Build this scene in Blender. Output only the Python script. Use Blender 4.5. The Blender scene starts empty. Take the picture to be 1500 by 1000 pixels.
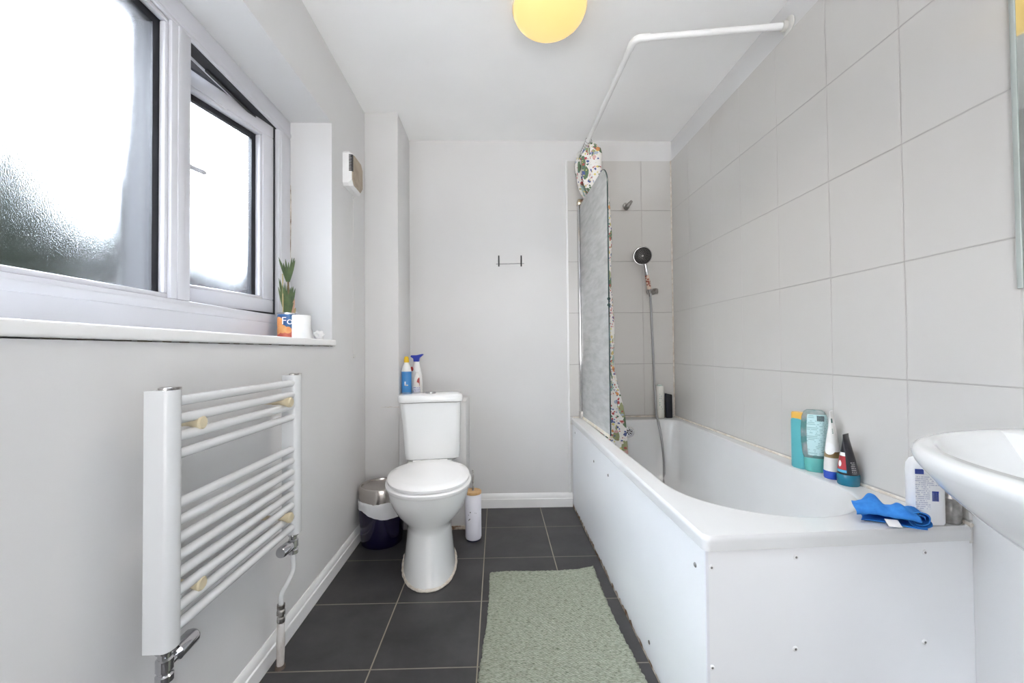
import bpy, bmesh, math, random
from math import sin, cos, pi, radians as rad
from mathutils import Vector, Matrix

random.seed(7)
SC = bpy.context.scene
COL = SC.collection

# ------------------------------------------------------------------ camera
F, YAW, PIT, ROL, CH = 593.4, 0.0228, 0.0172, -0.0087, 0.9947
cam_d = bpy.data.cameras.new('camera')
cam = bpy.data.objects.new('camera', cam_d)
COL.objects.link(cam)
cam_d.sensor_width = 36.0
cam_d.lens = F / 1500 * 36
cam_d.shift_x = 8.48 / 1500
cam_d.shift_y = 3.39 / 1500
cam_d.clip_start = 0.02
cy_, sy_ = cos(YAW), sin(YAW); cp_, sp_ = cos(PIT), sin(PIT); cr_, sr_ = cos(ROL), sin(ROL)
xr = Vector((cy_, -sy_, 0)); yf = Vector((sy_, cy_, 0)); zz = Vector((0, 0, 1))
fw = yf * cp_ + zz * sp_
up0 = -yf * sp_ + zz * cp_
rt = xr * cr_ + up0 * sr_
up = -xr * sr_ + up0 * cr_
cam.matrix_world = Matrix(((rt.x, up.x, -fw.x, 0), (rt.y, up.y, -fw.y, 0), (rt.z, up.z, -fw.z, CH), (0, 0, 0, 1)))
SC.camera = cam

# ------------------------------------------------------------------ exposure, sky
SC.view_settings.view_transform = 'Standard'
SC.view_settings.look = 'None'
SC.view_settings.gamma = 1.0
SC.view_settings.use_curve_mapping = False
SC.view_settings.exposure = 2.40
try:
    SC.cycles.max_bounces = 16
    SC.cycles.diffuse_bounces = 10
    SC.cycles.transmission_bounces = 12
    SC.cycles.transparent_max_bounces = 16
    SC.cycles.use_denoising = True
except Exception:
    pass
world = bpy.data.worlds.new('sky_and_hall_fill')
SC.world = world
world.use_nodes = True
wn, wl = world.node_tree.nodes, world.node_tree.links
bg = wn['Background']
tc = wn.new('ShaderNodeTexCoord'); sx_ = wn.new('ShaderNodeSeparateXYZ')
wl.new(tc.outputs['Generated'], sx_.inputs[0])
# hall side: added fill glow from below, dimmer above; window side: bright bluish overcast sky
mr = wn.new('ShaderNodeMapRange'); mr.inputs['From Min'].default_value = -0.35; mr.inputs['From Max'].default_value = 0.10
rp = wn.new('ShaderNodeValToRGB')
rp.color_ramp.elements[0].color = (0.55, 0.53, 0.51, 1)
rp.color_ramp.elements[1].color = (0.125, 0.121, 0.118, 1)
wl.new(sx_.outputs['Z'], mr.inputs['Value']); wl.new(mr.outputs[0], rp.inputs['Fac'])
ms = wn.new('ShaderNodeMapRange'); ms.inputs['From Min'].default_value = 0.0; ms.inputs['From Max'].default_value = -0.5
wl.new(sx_.outputs['X'], ms.inputs['Value'])
mm = wn.new('ShaderNodeMix'); mm.data_type = 'RGBA'
mm.inputs[7].default_value = (1.36, 1.47, 1.61, 1)
my = wn.new('ShaderNodeMapRange'); my.inputs['From Min'].default_value = -0.88; my.inputs['From Max'].default_value = -0.60
wl.new(sx_.outputs['Y'], my.inputs['Value'])
mxy = wn.new('ShaderNodeMath'); mxy.operation = 'MULTIPLY'
wl.new(ms.outputs[0], mxy.inputs[0]); wl.new(my.outputs[0], mxy.inputs[1])
wl.new(mxy.outputs[0], mm.inputs[0]); wl.new(rp.outputs['Color'], mm.inputs[6]); wl.new(mm.outputs[2], bg.inputs['Color'])
bg.inputs['Strength'].default_value = 4.2

# ------------------------------------------------------------------ materials
def new_mat(name):
    m = bpy.data.materials.new(name); m.use_nodes = True
    nt = m.node_tree
    return m, nt, nt.nodes['Principled BSDF']

def node(nt, kind, **kw):
    n = nt.nodes.new(kind)
    for k, v in kw.items():
        if k in n.inputs.keys(): n.inputs[k].default_value = v
        else: setattr(n, k, v)
    return n

def mat(name, col, rough=0.5, metal=0.0, spec=None, col2=None, nscale=8.0, bump=0.0, bscale=60.0, coat=0.0, alpha=None, trans=0.0, sss=0.0, stretch=None, detail=4.0):
    m, nt, b = new_mat(name)
    c = (*col, 1)
    b.inputs['Base Color'].default_value = c
    b.inputs['Roughness'].default_value = rough
    b.inputs['Metallic'].default_value = metal
    if spec is not None: b.inputs['Specular IOR Level'].default_value = spec
    if coat: b.inputs['Coat Weight'].default_value = coat; b.inputs['Coat Roughness'].default_value = 0.08
    if trans: b.inputs['Transmission Weight'].default_value = trans
    if alpha is not None: b.inputs['Alpha'].default_value = alpha
    if sss:
        b.inputs['Subsurface Weight'].default_value = sss
        b.inputs['Subsurface Radius'].default_value = (0.01, 0.01, 0.01)
    t = node(nt, 'ShaderNodeTexCoord')
    src = t.outputs['Object']
    if stretch:
        mp = node(nt, 'ShaderNodeMapping'); mp.inputs['Scale'].default_value = stretch
        nt.links.new(src, mp.inputs[0]); src = mp.outputs[0]
    if col2 is None: col2 = tuple(min(1, x * 0.96) for x in col)
    n = node(nt, 'ShaderNodeTexNoise', Scale=nscale, Detail=detail)
    r = node(nt, 'ShaderNodeValToRGB')
    r.color_ramp.elements[0].position = 0.38; r.color_ramp.elements[1].position = 0.64
    r.color_ramp.elements[0].color = c; r.color_ramp.elements[1].color = (*col2, 1)
    nt.links.new(src, n.inputs['Vector']); nt.links.new(n.outputs['Fac'], r.inputs['Fac']); nt.links.new(r.outputs['Color'], b.inputs['Base Color'])
    if bump:
        n2 = node(nt, 'ShaderNodeTexNoise', Scale=bscale, Detail=3.0)
        bp = node(nt, 'ShaderNodeBump', Strength=bump, Distance=0.002)
        nt.links.new(src, n2.inputs['Vector']); nt.links.new(n2.outputs['Fac'], bp.inputs['Height']); nt.links.new(bp.outputs[0], b.inputs['Normal'])
    return m

def math_n(nt, op, a, b=None):
    n = nt.nodes.new('ShaderNodeMath'); n.operation = op
    for i, v in enumerate((a, b)):
        if v is None: continue
        if isinstance(v, (int, float)): n.inputs[i].default_value = v
        else: nt.links.new(v, n.inputs[i])
    return n.outputs[0]

def grid_mat(name, axes, org, step, width, col, col2, grouts, rough, coat=0.0, nscale=6, spec=0.5, bumpd=0.002, per_tile=0.0):
    """tiles: grout lines at org + k*step along two object axes"""
    m, nt, b = new_mat(name)
    t = node(nt, 'ShaderNodeTexCoord'); s = node(nt, 'ShaderNodeSeparateXYZ')
    nt.links.new(t.outputs['Object'], s.inputs[0])
    n = node(nt, 'ShaderNodeTexNoise', Scale=nscale, Detail=7.0, Roughness=0.6)
    nt.links.new(t.outputs['Object'], n.inputs['Vector'])
    r = node(nt, 'ShaderNodeValToRGB')
    r.color_ramp.elements[0].position = 0.35; r.color_ramp.elements[1].position = 0.68
    r.color_ramp.elements[0].color = (*col, 1); r.color_ramp.elements[1].color = (*col2, 1)
    nt.links.new(n.outputs['Fac'], r.inputs['Fac'])
    cur = r.outputs['Color']; hs = []
    for k in range(2):
        v = math_n(nt, 'DIVIDE', math_n(nt, 'SUBTRACT', s.outputs[axes[k]], org[k]), step[k])
        d = math_n(nt, 'ABSOLUTE', math_n(nt, 'SUBTRACT', math_n(nt, 'FRACT', math_n(nt, 'ADD', v, 0.5)), 0.5))
        d = math_n(nt, 'MULTIPLY', d, step[k])
        mrn = node(nt, 'ShaderNodeMapRange'); mrn.inputs['From Min'].default_value = width * 0.5; mrn.inputs['From Max'].default_value = width * 0.5 + 0.0012
        mrn.inputs['To Min'].default_value = 1; mrn.inputs['To Max'].default_value = 0
        nt.links.new(d, mrn.inputs['Value'])
        mx = node(nt, 'ShaderNodeMix', data_type='RGBA')
        nt.links.new(mrn.outputs[0], mx.inputs['Factor']); nt.links.new(cur, mx.inputs[6]); mx.inputs[7].default_value = (*grouts[k], 1)
        cur = mx.outputs[2]; hs.append(mrn.outputs[0])
    nt.links.new(cur, b.inputs['Base Color'])
    g = math_n(nt, 'MAXIMUM', hs[0], hs[1])
    bp = node(nt, 'ShaderNodeBump', Strength=0.6, Distance=bumpd); bp.invert = True
    nt.links.new(g, bp.inputs['Height']); nt.links.new(bp.outputs[0], b.inputs['Normal'])
    rr = node(nt, 'ShaderNodeMapRange'); rr.inputs['To Min'].default_value = rough; rr.inputs['To Max'].default_value = 0.8
    nt.links.new(g, rr.inputs['Value']); nt.links.new(rr.outputs[0], b.inputs['Roughness'])
    b.inputs['Specular IOR Level'].default_value = spec
    return m

def print_mat(name, base, ink, lines=220.0, words=90.0, cover=0.5, rough=0.4):
    """a label with rows of small illegible print"""
    m, nt, b = new_mat(name)
    t = node(nt, 'ShaderNodeTexCoord'); s = node(nt, 'ShaderNodeSeparateXYZ'); nt.links.new(t.outputs['Object'], s.inputs[0])
    row = math_n(nt, 'MULTIPLY', s.outputs[2], lines)
    on = math_n(nt, 'LESS_THAN', math_n(nt, 'FRACT', row), 0.5)
    cmb = node(nt, 'ShaderNodeCombineXYZ')
    nt.links.new(math_n(nt, 'MULTIPLY', math_n(nt, 'ADD', s.outputs[0], s.outputs[1]), words * 4), cmb.inputs[0])
    nt.links.new(math_n(nt, 'MULTIPLY', math_n(nt, 'FLOOR', row), 7.3), cmb.inputs[1])
    n = node(nt, 'ShaderNodeTexNoise', Scale=1.0, Detail=1.0); nt.links.new(cmb.outputs[0], n.inputs['Vector'])
    w = math_n(nt, 'GREATER_THAN', n.outputs['Fac'], 1 - cover)
    f = math_n(nt, 'MULTIPLY', on, w)
    mx = node(nt, 'ShaderNodeMix', data_type='RGBA'); nt.links.new(f, mx.inputs['Factor'])
    mx.inputs[6].default_value = (*base, 1); mx.inputs[7].default_value = (*ink, 1)
    nt.links.new(mx.outputs[2], b.inputs['Base Color']); b.inputs['Roughness'].default_value = rough
    return m

M = {}
M['wall'] = mat('white_wall_paint', (0.675, 0.67, 0.67), 0.75, col2=(0.66, 0.655, 0.655), nscale=3, bump=0.10, bscale=90)
M['ceiling'] = mat('white_ceiling_paint', (0.93, 0.93, 0.93), 0.8, nscale=2, bump=0.06, bscale=80)
M['gloss'] = mat('white_gloss_wood_paint', (0.84, 0.84, 0.84), 0.35, nscale=6)
M['upvc'] = mat('white_window_plastic', (0.67, 0.67, 0.71), 0.28, nscale=4)
M['floor'] = grid_mat('dark_slate_floor_tiles', (0, 1), (-0.0702, 2.3017), (0.3353, 0.3353), 0.003, (0.030, 0.030, 0.032), (0.056, 0.055, 0.058), ((0.30, 0.27, 0.22), (0.24, 0.22, 0.19)), 0.42, nscale=5, spec=0.4, bumpd=0.0015)
TC, TC2 = (0.605, 0.592, 0.575), (0.59, 0.575, 0.555)
M['tile_right'] = grid_mat('white_gloss_wall_tiles', (1, 2), (1.1021, 0.573), (0.25, 0.3303), 0.0028, TC, TC2, ((0.54, 0.52, 0.505), (0.44, 0.425, 0.41)), 0.16, nscale=1.5, spec=0.5)
M['tile_back'] = grid_mat('white_gloss_wall_tiles_short', (0, 2), (0.943, 0.573), (0.25, 0.3303), 0.0028, TC, TC2, ((0.49, 0.47, 0.455), (0.40, 0.385, 0.37)), 0.18, nscale=1.5, spec=0.5)
M['ceramic'] = mat('white_glazed_ceramic', (0.84, 0.85, 0.85), 0.08, coat=0.3, nscale=2)
M['seat'] = mat('white_seat_plastic', (0.88, 0.88, 0.885), 0.16, nscale=2)
M['acrylic'] = mat('white_bath_acrylic', (0.675, 0.678, 0.68), 0.16, nscale=3)
M['panel'] = mat('white_painted_bath_panel', (0.82, 0.83, 0.845), 0.34, nscale=3, col2=(0.80, 0.812, 0.83), bump=0.05, bscale=30)
M['chrome'] = mat('chrome', (0.58, 0.58, 0.60), 0.10, metal=1.0, nscale=10)
M['worn_metal'] = mat('dull_chrome', (0.56, 0.55, 0.54), 0.30, metal=1.0, col2=(0.30, 0.28, 0.26), nscale=60)
M['rad'] = mat('white_radiator_enamel', (0.68, 0.69, 0.70), 0.22, nscale=3)
M['cream'] = mat('cream_plastic', (0.66, 0.58, 0.40), 0.42, nscale=8, col2=(0.60, 0.52, 0.36))
M['rubber'] = mat('black_window_gasket', (0.012, 0.013, 0.018), 0.5, nscale=10)
M['black'] = mat('black_plastic', (0.015, 0.015, 0.017), 0.4, nscale=10)
M['stain'] = mat('stained_sealant', (0.70, 0.64, 0.56), 0.8, col2=(0.20, 0.12, 0.07), nscale=26, bump=0.5, bscale=150)
M['sealant'] = mat('old_white_sealant', (0.74, 0.70, 0.64), 0.7, col2=(0.60, 0.53, 0.45), nscale=40, bump=0.5, bscale=120)
M['screwhead'] = mat('screw_metal', (0.30, 0.29, 0.28), 0.35, metal=1.0, nscale=40)
M['navy'] = mat('dark_navy_enamel', (0.006, 0.004, 0.030), 0.16, coat=0.4, nscale=3, spec=0.4)
M['liner'] = mat('white_bin_liner', (0.72, 0.73, 0.75), 0.35, nscale=20, bump=0.3, bscale=60)
M['wood'] = mat('pale_bamboo', (0.66, 0.42, 0.20), 0.45, col2=(0.52, 0.31, 0.13), nscale=20, stretch=(1, 8, 1))
M['brushwhite'] = mat('white_powder_coat', (0.80, 0.80, 0.88), 0.35, nscale=5)
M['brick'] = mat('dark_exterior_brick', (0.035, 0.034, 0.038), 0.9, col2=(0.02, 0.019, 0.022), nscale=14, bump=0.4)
M['glassedge'] = mat('green_glass_edge', (0.035, 0.065, 0.065), 0.1, nscale=5)
M['brass'] = mat('aged_gilt_metal', (0.62, 0.52, 0.34), 0.22, metal=1.0, col2=(0.70, 0.66, 0.58), nscale=9, stretch=(4, 4, 0.6))

# bath mat: woven light green cotton
def mat_weave():
    m, nt, b = new_mat('sage_green_woven_cotton')
    t = node(nt, 'ShaderNodeTexCoord')
    mp = node(nt, 'ShaderNodeMapping'); mp.inputs['Scale'].default_value = (1.0, 3.2, 1.0)
    nt.links.new(t.outputs['Object'], mp.inputs[0])
    n = node(nt, 'ShaderNodeTexNoise', Scale=70.0, Detail=5.0, Roughness=0.75)
    nt.links.new(mp.outputs[0], n.inputs['Vector'])
    r = node(nt, 'ShaderNodeValToRGB'); e = r.color_ramp.elements
    e[0].position = 0.36; e[0].color = (0.14, 0.16, 0.12, 1); e[1].position = 0.62; e[1].color = (0.40, 0.425, 0.355, 1)
    x = e.new(0.46); x.color = (0.29, 0.315, 0.25, 1)
    nt.links.new(n.outputs['Fac'], r.inputs['Fac']); nt.links.new(r.outputs['Color'], b.inputs['Base Color'])
    b.inputs['Roughness'].default_value = 0.95; b.inputs['Specular IOR Level'].default_value = 0.1
    s = node(nt, 'ShaderNodeSeparateXYZ'); nt.links.new(t.outputs['Object'], s.inputs[0])
    wv = math_n(nt, 'MULTIPLY', math_n(nt, 'SINE', math_n(nt, 'MULTIPLY', s.outputs[1], 2 * pi / 0.009)), math_n(nt, 'SINE', math_n(nt, 'MULTIPLY', s.outputs[0], 2 * pi / 0.012)))
    h = math_n(nt, 'ADD', math_n(nt, 'MULTIPLY', wv, 0.3), n.outputs['Fac'])
    bp = node(nt, 'ShaderNodeBump', Strength=0.9, Distance=0.004)
    nt.links.new(h, bp.inputs['Height']); nt.links.new(bp.outputs[0], b.inputs['Normal'])
    return m
M['weave'] = mat_weave()

# frosted window glass
def mat_frost():
    m = bpy.data.materials.new('textured_obscure_glass'); m.use_nodes = True
    nt = m.node_tree; nt.nodes.remove(nt.nodes['Principled BSDF']); out = nt.nodes['Material Output']
    g = node(nt, 'ShaderNodeBsdfGlass', Roughness=0.27, IOR=1.40); g.distribution = 'BECKMANN'
    g.inputs['Color'].default_value = (0.97, 0.985, 1.0, 1)
    t = node(nt, 'ShaderNodeTexCoord'); n = node(nt, 'ShaderNodeTexNoise', Scale=420.0, Detail=1.5)
    nt.links.new(t.outputs['Object'], n.inputs['Vector'])
    bp = node(nt, 'ShaderNodeBump', Strength=0.20, Distance=0.002)
    nt.links.new(n.outputs['Fac'], bp.inputs['Height']); nt.links.new(bp.outputs[0], g.inputs['Normal'])
    nt.links.new(g.outputs[0], out.inputs['Surface'])
    return m
M['frost'] = mat_frost()

# shower screen: clear glass with limescale film
def mat_screen():
    m = bpy.data.materials.new('limescaled_screen_glass'); m.use_nodes = True
    nt = m.node_tree; nt.nodes.remove(nt.nodes['Principled BSDF']); out = nt.nodes['Material Output']
    t = node(nt, 'ShaderNodeTexCoord')
    mp = node(nt, 'ShaderNodeMapping'); mp.inputs['Scale'].default_value = (1, 0.22, 1); nt.links.new(t.outputs['Object'], mp.inputs[0])
    n = node(nt, 'ShaderNodeTexNoise', Scale=34.0, Detail=4.0, Roughness=0.6); nt.links.new(mp.outputs[0], n.inputs['Vector'])
    f = node(nt, 'ShaderNodeMapRange'); f.inputs['From Min'].default_value = 0.35; f.inputs['From Max'].default_value = 0.65; f.inputs['To Min'].default_value = 0.56; f.inputs['To Max'].default_value = 0.70
    nt.links.new(n.outputs['Fac'], f.inputs['Value'])
    tr = node(nt, 'ShaderNodeBsdfTransparent'); tr.inputs[0].default_value = (0.93, 0.96, 0.95, 1)
    df = node(nt, 'ShaderNodeBsdfDiffuse'); df.inputs[0].default_value = (0.97, 0.98, 0.97, 1)
    tl = node(nt, 'ShaderNodeBsdfTranslucent'); tl.inputs[0].default_value = (0.97, 0.98, 0.97, 1)
    m0 = node(nt, 'ShaderNodeMixShader'); m0.inputs[0].default_value = 0.35; nt.links.new(df.outputs[0], m0.inputs[1]); nt.links.new(tl.outputs[0], m0.inputs[2])
    m1 = node(nt, 'ShaderNodeMixShader'); nt.links.new(f.outputs[0], m1.inputs[0]); nt.links.new(tr.outputs[0], m1.inputs[1]); nt.links.new(m0.outputs[0], m1.inputs[2])
    gl = node(nt, 'ShaderNodeBsdfGlossy', Roughness=0.05); fr = node(nt, 'ShaderNodeFresnel', IOR=1.3)
    m2 = node(nt, 'ShaderNodeMixShader'); nt.links.new(fr.outputs[0], m2.inputs[0]); nt.links.new(m1.outputs[0], m2.inputs[1]); nt.links.new(gl.outputs[0], m2.inputs[2])
    nt.links.new(m2.outputs[0], out.inputs['Surface'])
    return m
M['screen'] = mat_screen()

# shower curtain: white with a small colourful flower print
def mat_floral():
    m, nt, b = new_mat('white_floral_curtain_fabric')
    t = node(nt, 'ShaderNodeTexCoord')
    uv = t.outputs['UV']
    cur = None
    def layer(scale, thr, cols, seed, base, stretch=(1, 1, 1)):
        mp = node(nt, 'ShaderNodeMapping'); mp.inputs['Location'].default_value = (seed, seed * 1.7, 0); mp.inputs['Scale'].default_value = stretch
        nt.links.new(uv, mp.inputs[0])
        dn = node(nt, 'ShaderNodeTexNoise', Scale=scale * 1.6, Detail=2.0); nt.links.new(mp.outputs[0], dn.inputs['Vector'])
        mxv = node(nt, 'ShaderNodeMix', data_type='RGBA', blend_type='LINEAR_LIGHT'); mxv.inputs['Factor'].default_value = 0.25 / scale * 1.2
        nt.links.new(mp.outputs[0], mxv.inputs[6]); nt.links.new(dn.outputs['Color'], mxv.inputs[7])
        v = node(nt, 'ShaderNodeTexVoronoi', Scale=scale, Randomness=0.9); nt.links.new(mxv.outputs[2], v.inputs['Vector'])
        s = node(nt, 'ShaderNodeSeparateColor'); nt.links.new(v.outputs['Color'], s.inputs[0])
        r = node(nt, 'ShaderNodeValToRGB'); r.color_ramp.interpolation = 'CONSTANT'
        e = r.color_ramp.elements
        e[0].position = 0; e[0].color = (*cols[0], 1); e[1].position = 1 / len(cols); e[1].color = (*cols[1], 1)
        for i, c in enumerate(cols[2:], 2):
            x = e.new(i / len(cols)); x.color = (*c, 1)
        nt.links.new(s.outputs[0], r.inputs['Fac'])
        f = math_n(nt, 'LESS_THAN', v.outputs['Distance'], math_n(nt, 'MULTIPLY', math_n(nt, 'ADD', s.outputs[1], 0.35), thr))
        mx = node(nt, 'ShaderNodeMix', data_type='RGBA'); nt.links.new(f, mx.inputs['Factor'])
        if isinstance(base, tuple): mx.inputs[6].default_value = (*base, 1)
        else: nt.links.new(base, mx.inputs[6])
        nt.links.new(r.outputs['Color'], mx.inputs[7])
        return mx.outputs[2]
    G1, G2, RD, OR, BL, YL, PK = (0.13, 0.20, 0.12), (0.34, 0.36, 0.20), (0.46, 0.10, 0.10), (0.66, 0.30, 0.12), (0.10, 0.13, 0.30), (0.62, 0.50, 0.22), (0.66, 0.42, 0.40)
    cur = layer(30, 0.42, [G1, G2, (0.32, 0.45, 0.40), G1], 3.1, (0.80, 0.78, 0.75), (1.0, 0.45, 1))
    cur = layer(42, 0.34, [PK, RD, (0.75, 0.7, 0.66), YL, BL, (0.4, 0.45, 0.55)], 1.3, cur)
    cur = layer(23, 0.27, [RD, OR, BL, YL, RD, PK], 9.4, cur)
    cur = layer(64, 0.34, [RD, G1, BL, RD, (0.7, 0.6, 0.2)], 5.7, cur)
    nt.links.new(cur, b.inputs['Base Color']); b.inputs['Roughness'].default_value = 0.8; b.inputs['Specular IOR Level'].default_value = 0.2
    return m
M['floral'] = mat_floral()

# ------------------------------------------------------------------ mesh helpers
def merge(bm, other):
    me = bpy.data.meshes.new('tmp'); other.to_mesh(me); bm.from_mesh(me); bpy.data.meshes.remove(me); other.free()
    return bm

def box(bm, x0, x1, y0, y1, z0, z1, bev=0.0, seg=2, mtx=None, axes=None):
    b = bmesh.new()
    bmesh.ops.create_cube(b, size=1.0)
    for v in b.verts:
        v.co = Vector(((x0 + x1) / 2 + v.co.x * (x1 - x0), (y0 + y1) / 2 + v.co.y * (y1 - y0), (z0 + z1) / 2 + v.co.z * (z1 - z0)))
    if bev > 0:
        eds = b.edges[:]
        if axes:
            eds = [e for e in eds if max(range(3), key=lambda i: abs((e.verts[0].co - e.verts[1].co)[i])) in axes]
        bmesh.ops.bevel(b, geom=eds, offset=bev, segments=seg, affect='EDGES', profile=0.5)
    if mtx is not None: b.transform(mtx)
    return merge(bm, b)

def loft(bm, rings, caps=(True, True), closed=True):
    vs = [[bm.verts.new(p) for p in r] for r in rings]
    n = len(rings[0])
    for a, b in zip(vs, vs[1:]):
        for i in range(n if closed else n - 1):
            j = (i + 1) % n
            try: bm.faces.new((a[i], a[j], b[j], b[i]))
            except ValueError: pass
    if caps[0]: bm.faces.new(vs[0][::-1])
    if caps[1]: bm.faces.new(vs[-1])
    return bm

def tube(bm, pts, r, n=12, caps=True):
    pts = [Vector(p) for p in pts]
    rs = r if isinstance(r, (list, tuple)) else [r] * len(pts)
    tans = []
    for i in range(len(pts)):
        a = pts[max(i - 1, 0)]; b = pts[min(i + 1, len(pts) - 1)]
        t = (b - a)
        tans.append(t.normalized() if t.length > 1e-9 else (tans[-1] if tans else Vector((0, 0, 1))))
    ref = Vector((0, 0, 1)) if abs(tans[0].z) < 0.9 else Vector((1, 0, 0))
    nrm = tans[0].cross(ref).normalized()
    rings = []
    for p, t, rr in zip(pts, tans, rs):
        nrm = (nrm - t * nrm.dot(t))
        nrm = nrm.normalized() if nrm.length > 1e-6 else t.orthogonal().normalized()
        bi = t.cross(nrm)
        rings.append([p + (nrm * cos(2 * pi * k / n) + bi * sin(2 * pi * k / n)) * rr for k in range(n)])
    return loft(bm, rings, (caps, caps))

def smooth_path(pts, sub=6):
    """Catmull-Rom through the points"""
    P = [Vector(p) for p in pts]; P = [P[0] * 2 - P[1]] + P + [P[-1] * 2 - P[-2]]
    out = []
    for i in range(1, len(P) - 2):
        for k in range(sub):
            t = k / sub
            out.append(0.5 * ((2 * P[i]) + (-P[i - 1] + P[i + 1]) * t + (2 * P[i - 1] - 5 * P[i] + 4 * P[i + 1] - P[i + 2]) * t * t + (-P[i - 1] + 3 * P[i] - 3 * P[i + 1] + P[i + 2]) * t ** 3))
    out.append(P[-2])
    return out

def lathe(bm, prof, c=(0, 0, 0), n=32, sx=1.0, sy=1.0, rz=0.0, caps=(True, True), mtx=None):
    c = Vector(c); rings = []
    for r, z in prof:
        ring = []
        for k in range(n):
            a = 2 * pi * k / n
            x, y = r * sx * cos(a), r * sy * sin(a)
            v = Vector((x * cos(rz) - y * sin(rz), x * sin(rz) + y * cos(rz), z))
            ring.append((mtx @ v if mtx is not None else v) + c)
        rings.append(ring)
    return loft(bm, rings, caps)

def axis_mtx(d):
    d = Vector(d).normalized()
    return Vector((0, 0, 1)).rotation_difference(d).to_matrix()

def mk(name, bm, m, parent=None, local=False, smooth=40, kind=None, label=None, uvgrid=None):
    bmesh.ops.recalc_face_normals(bm, faces=bm.faces)
    if parent is not None and not local:
        r = parent
        while r.parent is not None: r = r.parent
        bmesh.ops.translate(bm, verts=bm.verts, vec=-r.location)
    me = bpy.data.meshes.new(name); bm.to_mesh(me); bm.free()
    for mm in (m if isinstance(m, (list, tuple)) else [m]): me.materials.append(mm)
    if smooth:
        me.polygons.foreach_set('use_smooth', [True] * len(me.polygons))
        try: me.set_sharp_from_angle(angle=rad(smooth))
        except Exception: pass
    o = bpy.data.objects.new(name, me); COL.objects.link(o)
    if parent is not None: o.parent = parent
    if kind: o['kind'] = kind
    if label: o['label'] = label
    return o

def tag(o, label, cat, group=None):
    o['label'] = label; o['category'] = cat
    if group: o['group'] = group
    return o

def thing(name, label, cat, loc=(0, 0, 0), rz=0.0, group=None):
    o = bpy.data.objects.new(name, None); COL.objects.link(o)
    o.empty_display_size = 0.05
    o.location = loc; o.rotation_euler = (0, 0, rz)
    return tag(o, label, cat, group)

B = bmesh.new

def rr_poly(x0, x1, y0, y1, rs, seg=14):
    """rounded rectangle, corner radii order: (x1,y0) (x1,y1) (x0,y1) (x0,y0)"""
    pts = []
    for (cx, cy, a0), r in zip(((x1, y0, -90), (x1, y1, 0), (x0, y1, 90), (x0, y0, 180)), rs):
        sx = -1 if cx == x1 else 1; sy = 1 if cy == y0 else -1
        ox, oy = cx + sx * r, cy + sy * r
        for k in range(seg + 1):
            a = rad(a0 + 90 * k / seg)
            pts.append((ox + r * cos(a), oy + r * sin(a)))
    return pts

def by_angle(poly, c, thetas):
    """sample a star-shaped polygon at the given angles about c"""
    out = []
    n = len(poly)
    for th in thetas:
        d = (cos(th), sin(th)); best = None
        for i in range(n):
            ax, ay = poly[i][0] - c[0], poly[i][1] - c[1]; bx, by = poly[(i + 1) % n][0] - c[0], poly[(i + 1) % n][1] - c[1]
            ex, ey = bx - ax, by - ay
            den = d[0] * ey - d[1] * ex
            if abs(den) < 1e-12: continue
            t = (ax * ey - ay * ex) / den; u = (ax * d[1] - ay * d[0]) / den
            if t > 0 and -1e-6 <= u <= 1 + 1e-6 and (best is None or t > best): best = t
        out.append((c[0] + d[0] * best, c[1] + d[1] * best))
    return out

# ------------------------------------------------------------------ room shell
L, R, D, C = -0.7412, 1.1472, 2.596, 2.3505
Y0 = -0.75                       # where the modelled part of the room stops
WY0, WY1, WZ0, WZ1 = 0.10, 1.838, 1.050, 2.035   # window opening
XF = -0.925                      # inner face of window frame
XO = -1.00                       # outside face of wall, before the brick

HY = -1.70                       # end of the added stub of hall behind the doorway
b = B(); box(b, L - 0.4, R + 0.1, HY, D + 0.1, -0.10, 0.0); mk('floor', b, M['floor'], kind='structure', smooth=0)
b = B(); box(b, XO, R + 0.1, HY, D + 0.1, C, C + 0.12); mk('ceiling', b, M['ceiling'], kind='structure', smooth=0)
b = B(); box(b, L, R + 0.1, D, D + 0.1, 0, C); mk('wall_back', b, M['wall'], kind='structure', smooth=0)
b = B(); box(b, R, R + 0.1, Y0, D, 0, C); mk('wall_right', b, M['wall'], kind='structure', smooth=0)
b = B()
DX0, DX1, DZ = -0.35, 0.60, 2.05
box(b, L, DX0, Y0 - 0.1, Y0, 0, C); box(b, DX1, R, Y0 - 0.1, Y0, 0, C); box(b, DX0, DX1, Y0 - 0.1, Y0, DZ, C); mk('wall_rear', b, M['wall'], kind='structure', smooth=0)
b = B(); box(b, DX0 - 0.35, DX0 - 0.25, HY, Y0 - 0.1, 0, C); box(b, DX1 + 0.25, DX1 + 0.35, HY, Y0 - 0.1, 0, C); mk('wall_hall_baffle', b, M['wall'], kind='structure', smooth=0)  # unseen hall walls, added to block side sky coming through the doorway
b = B()
box(b, XO, L, Y0, WY0, 0, C); box(b, XO, L, WY1, D + 0.1, 0, C); box(b, XO, L, WY0, WY1, 0, WZ0 - 0.03); box(b, XO, L, WY0, WY1, WZ1, C)
mk('wall_left', b, M['wall'], kind='structure', smooth=0)
# brick cladding of the outside, with the reveal round the window
b = B()
for a in ((Y0, WY0, -0.3, C), (WY1, D + 0.6, -0.3, C), (WY0, WY1, -0.3, WZ0 - 0.03), (WY0, WY1, WZ1, C)):
    box(b, XO - 0.12, XO, a[0], a[1], a[2], a[3])
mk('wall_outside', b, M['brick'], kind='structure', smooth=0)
# boxed-in pipes in the back left corner
BF = 2.289
b = B(); box(b, L, -0.553, BF, D, 0.0, C, 0.003, 2); mk('wall_pipe_boxing', b, M['wall'], kind='structure')
b = B(); box(b, -0.553, -0.178, BF, D, 0.0, 0.713, 0.004, 2); mk('wall_low_boxing', b, M['wall'], kind='structure')
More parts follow.
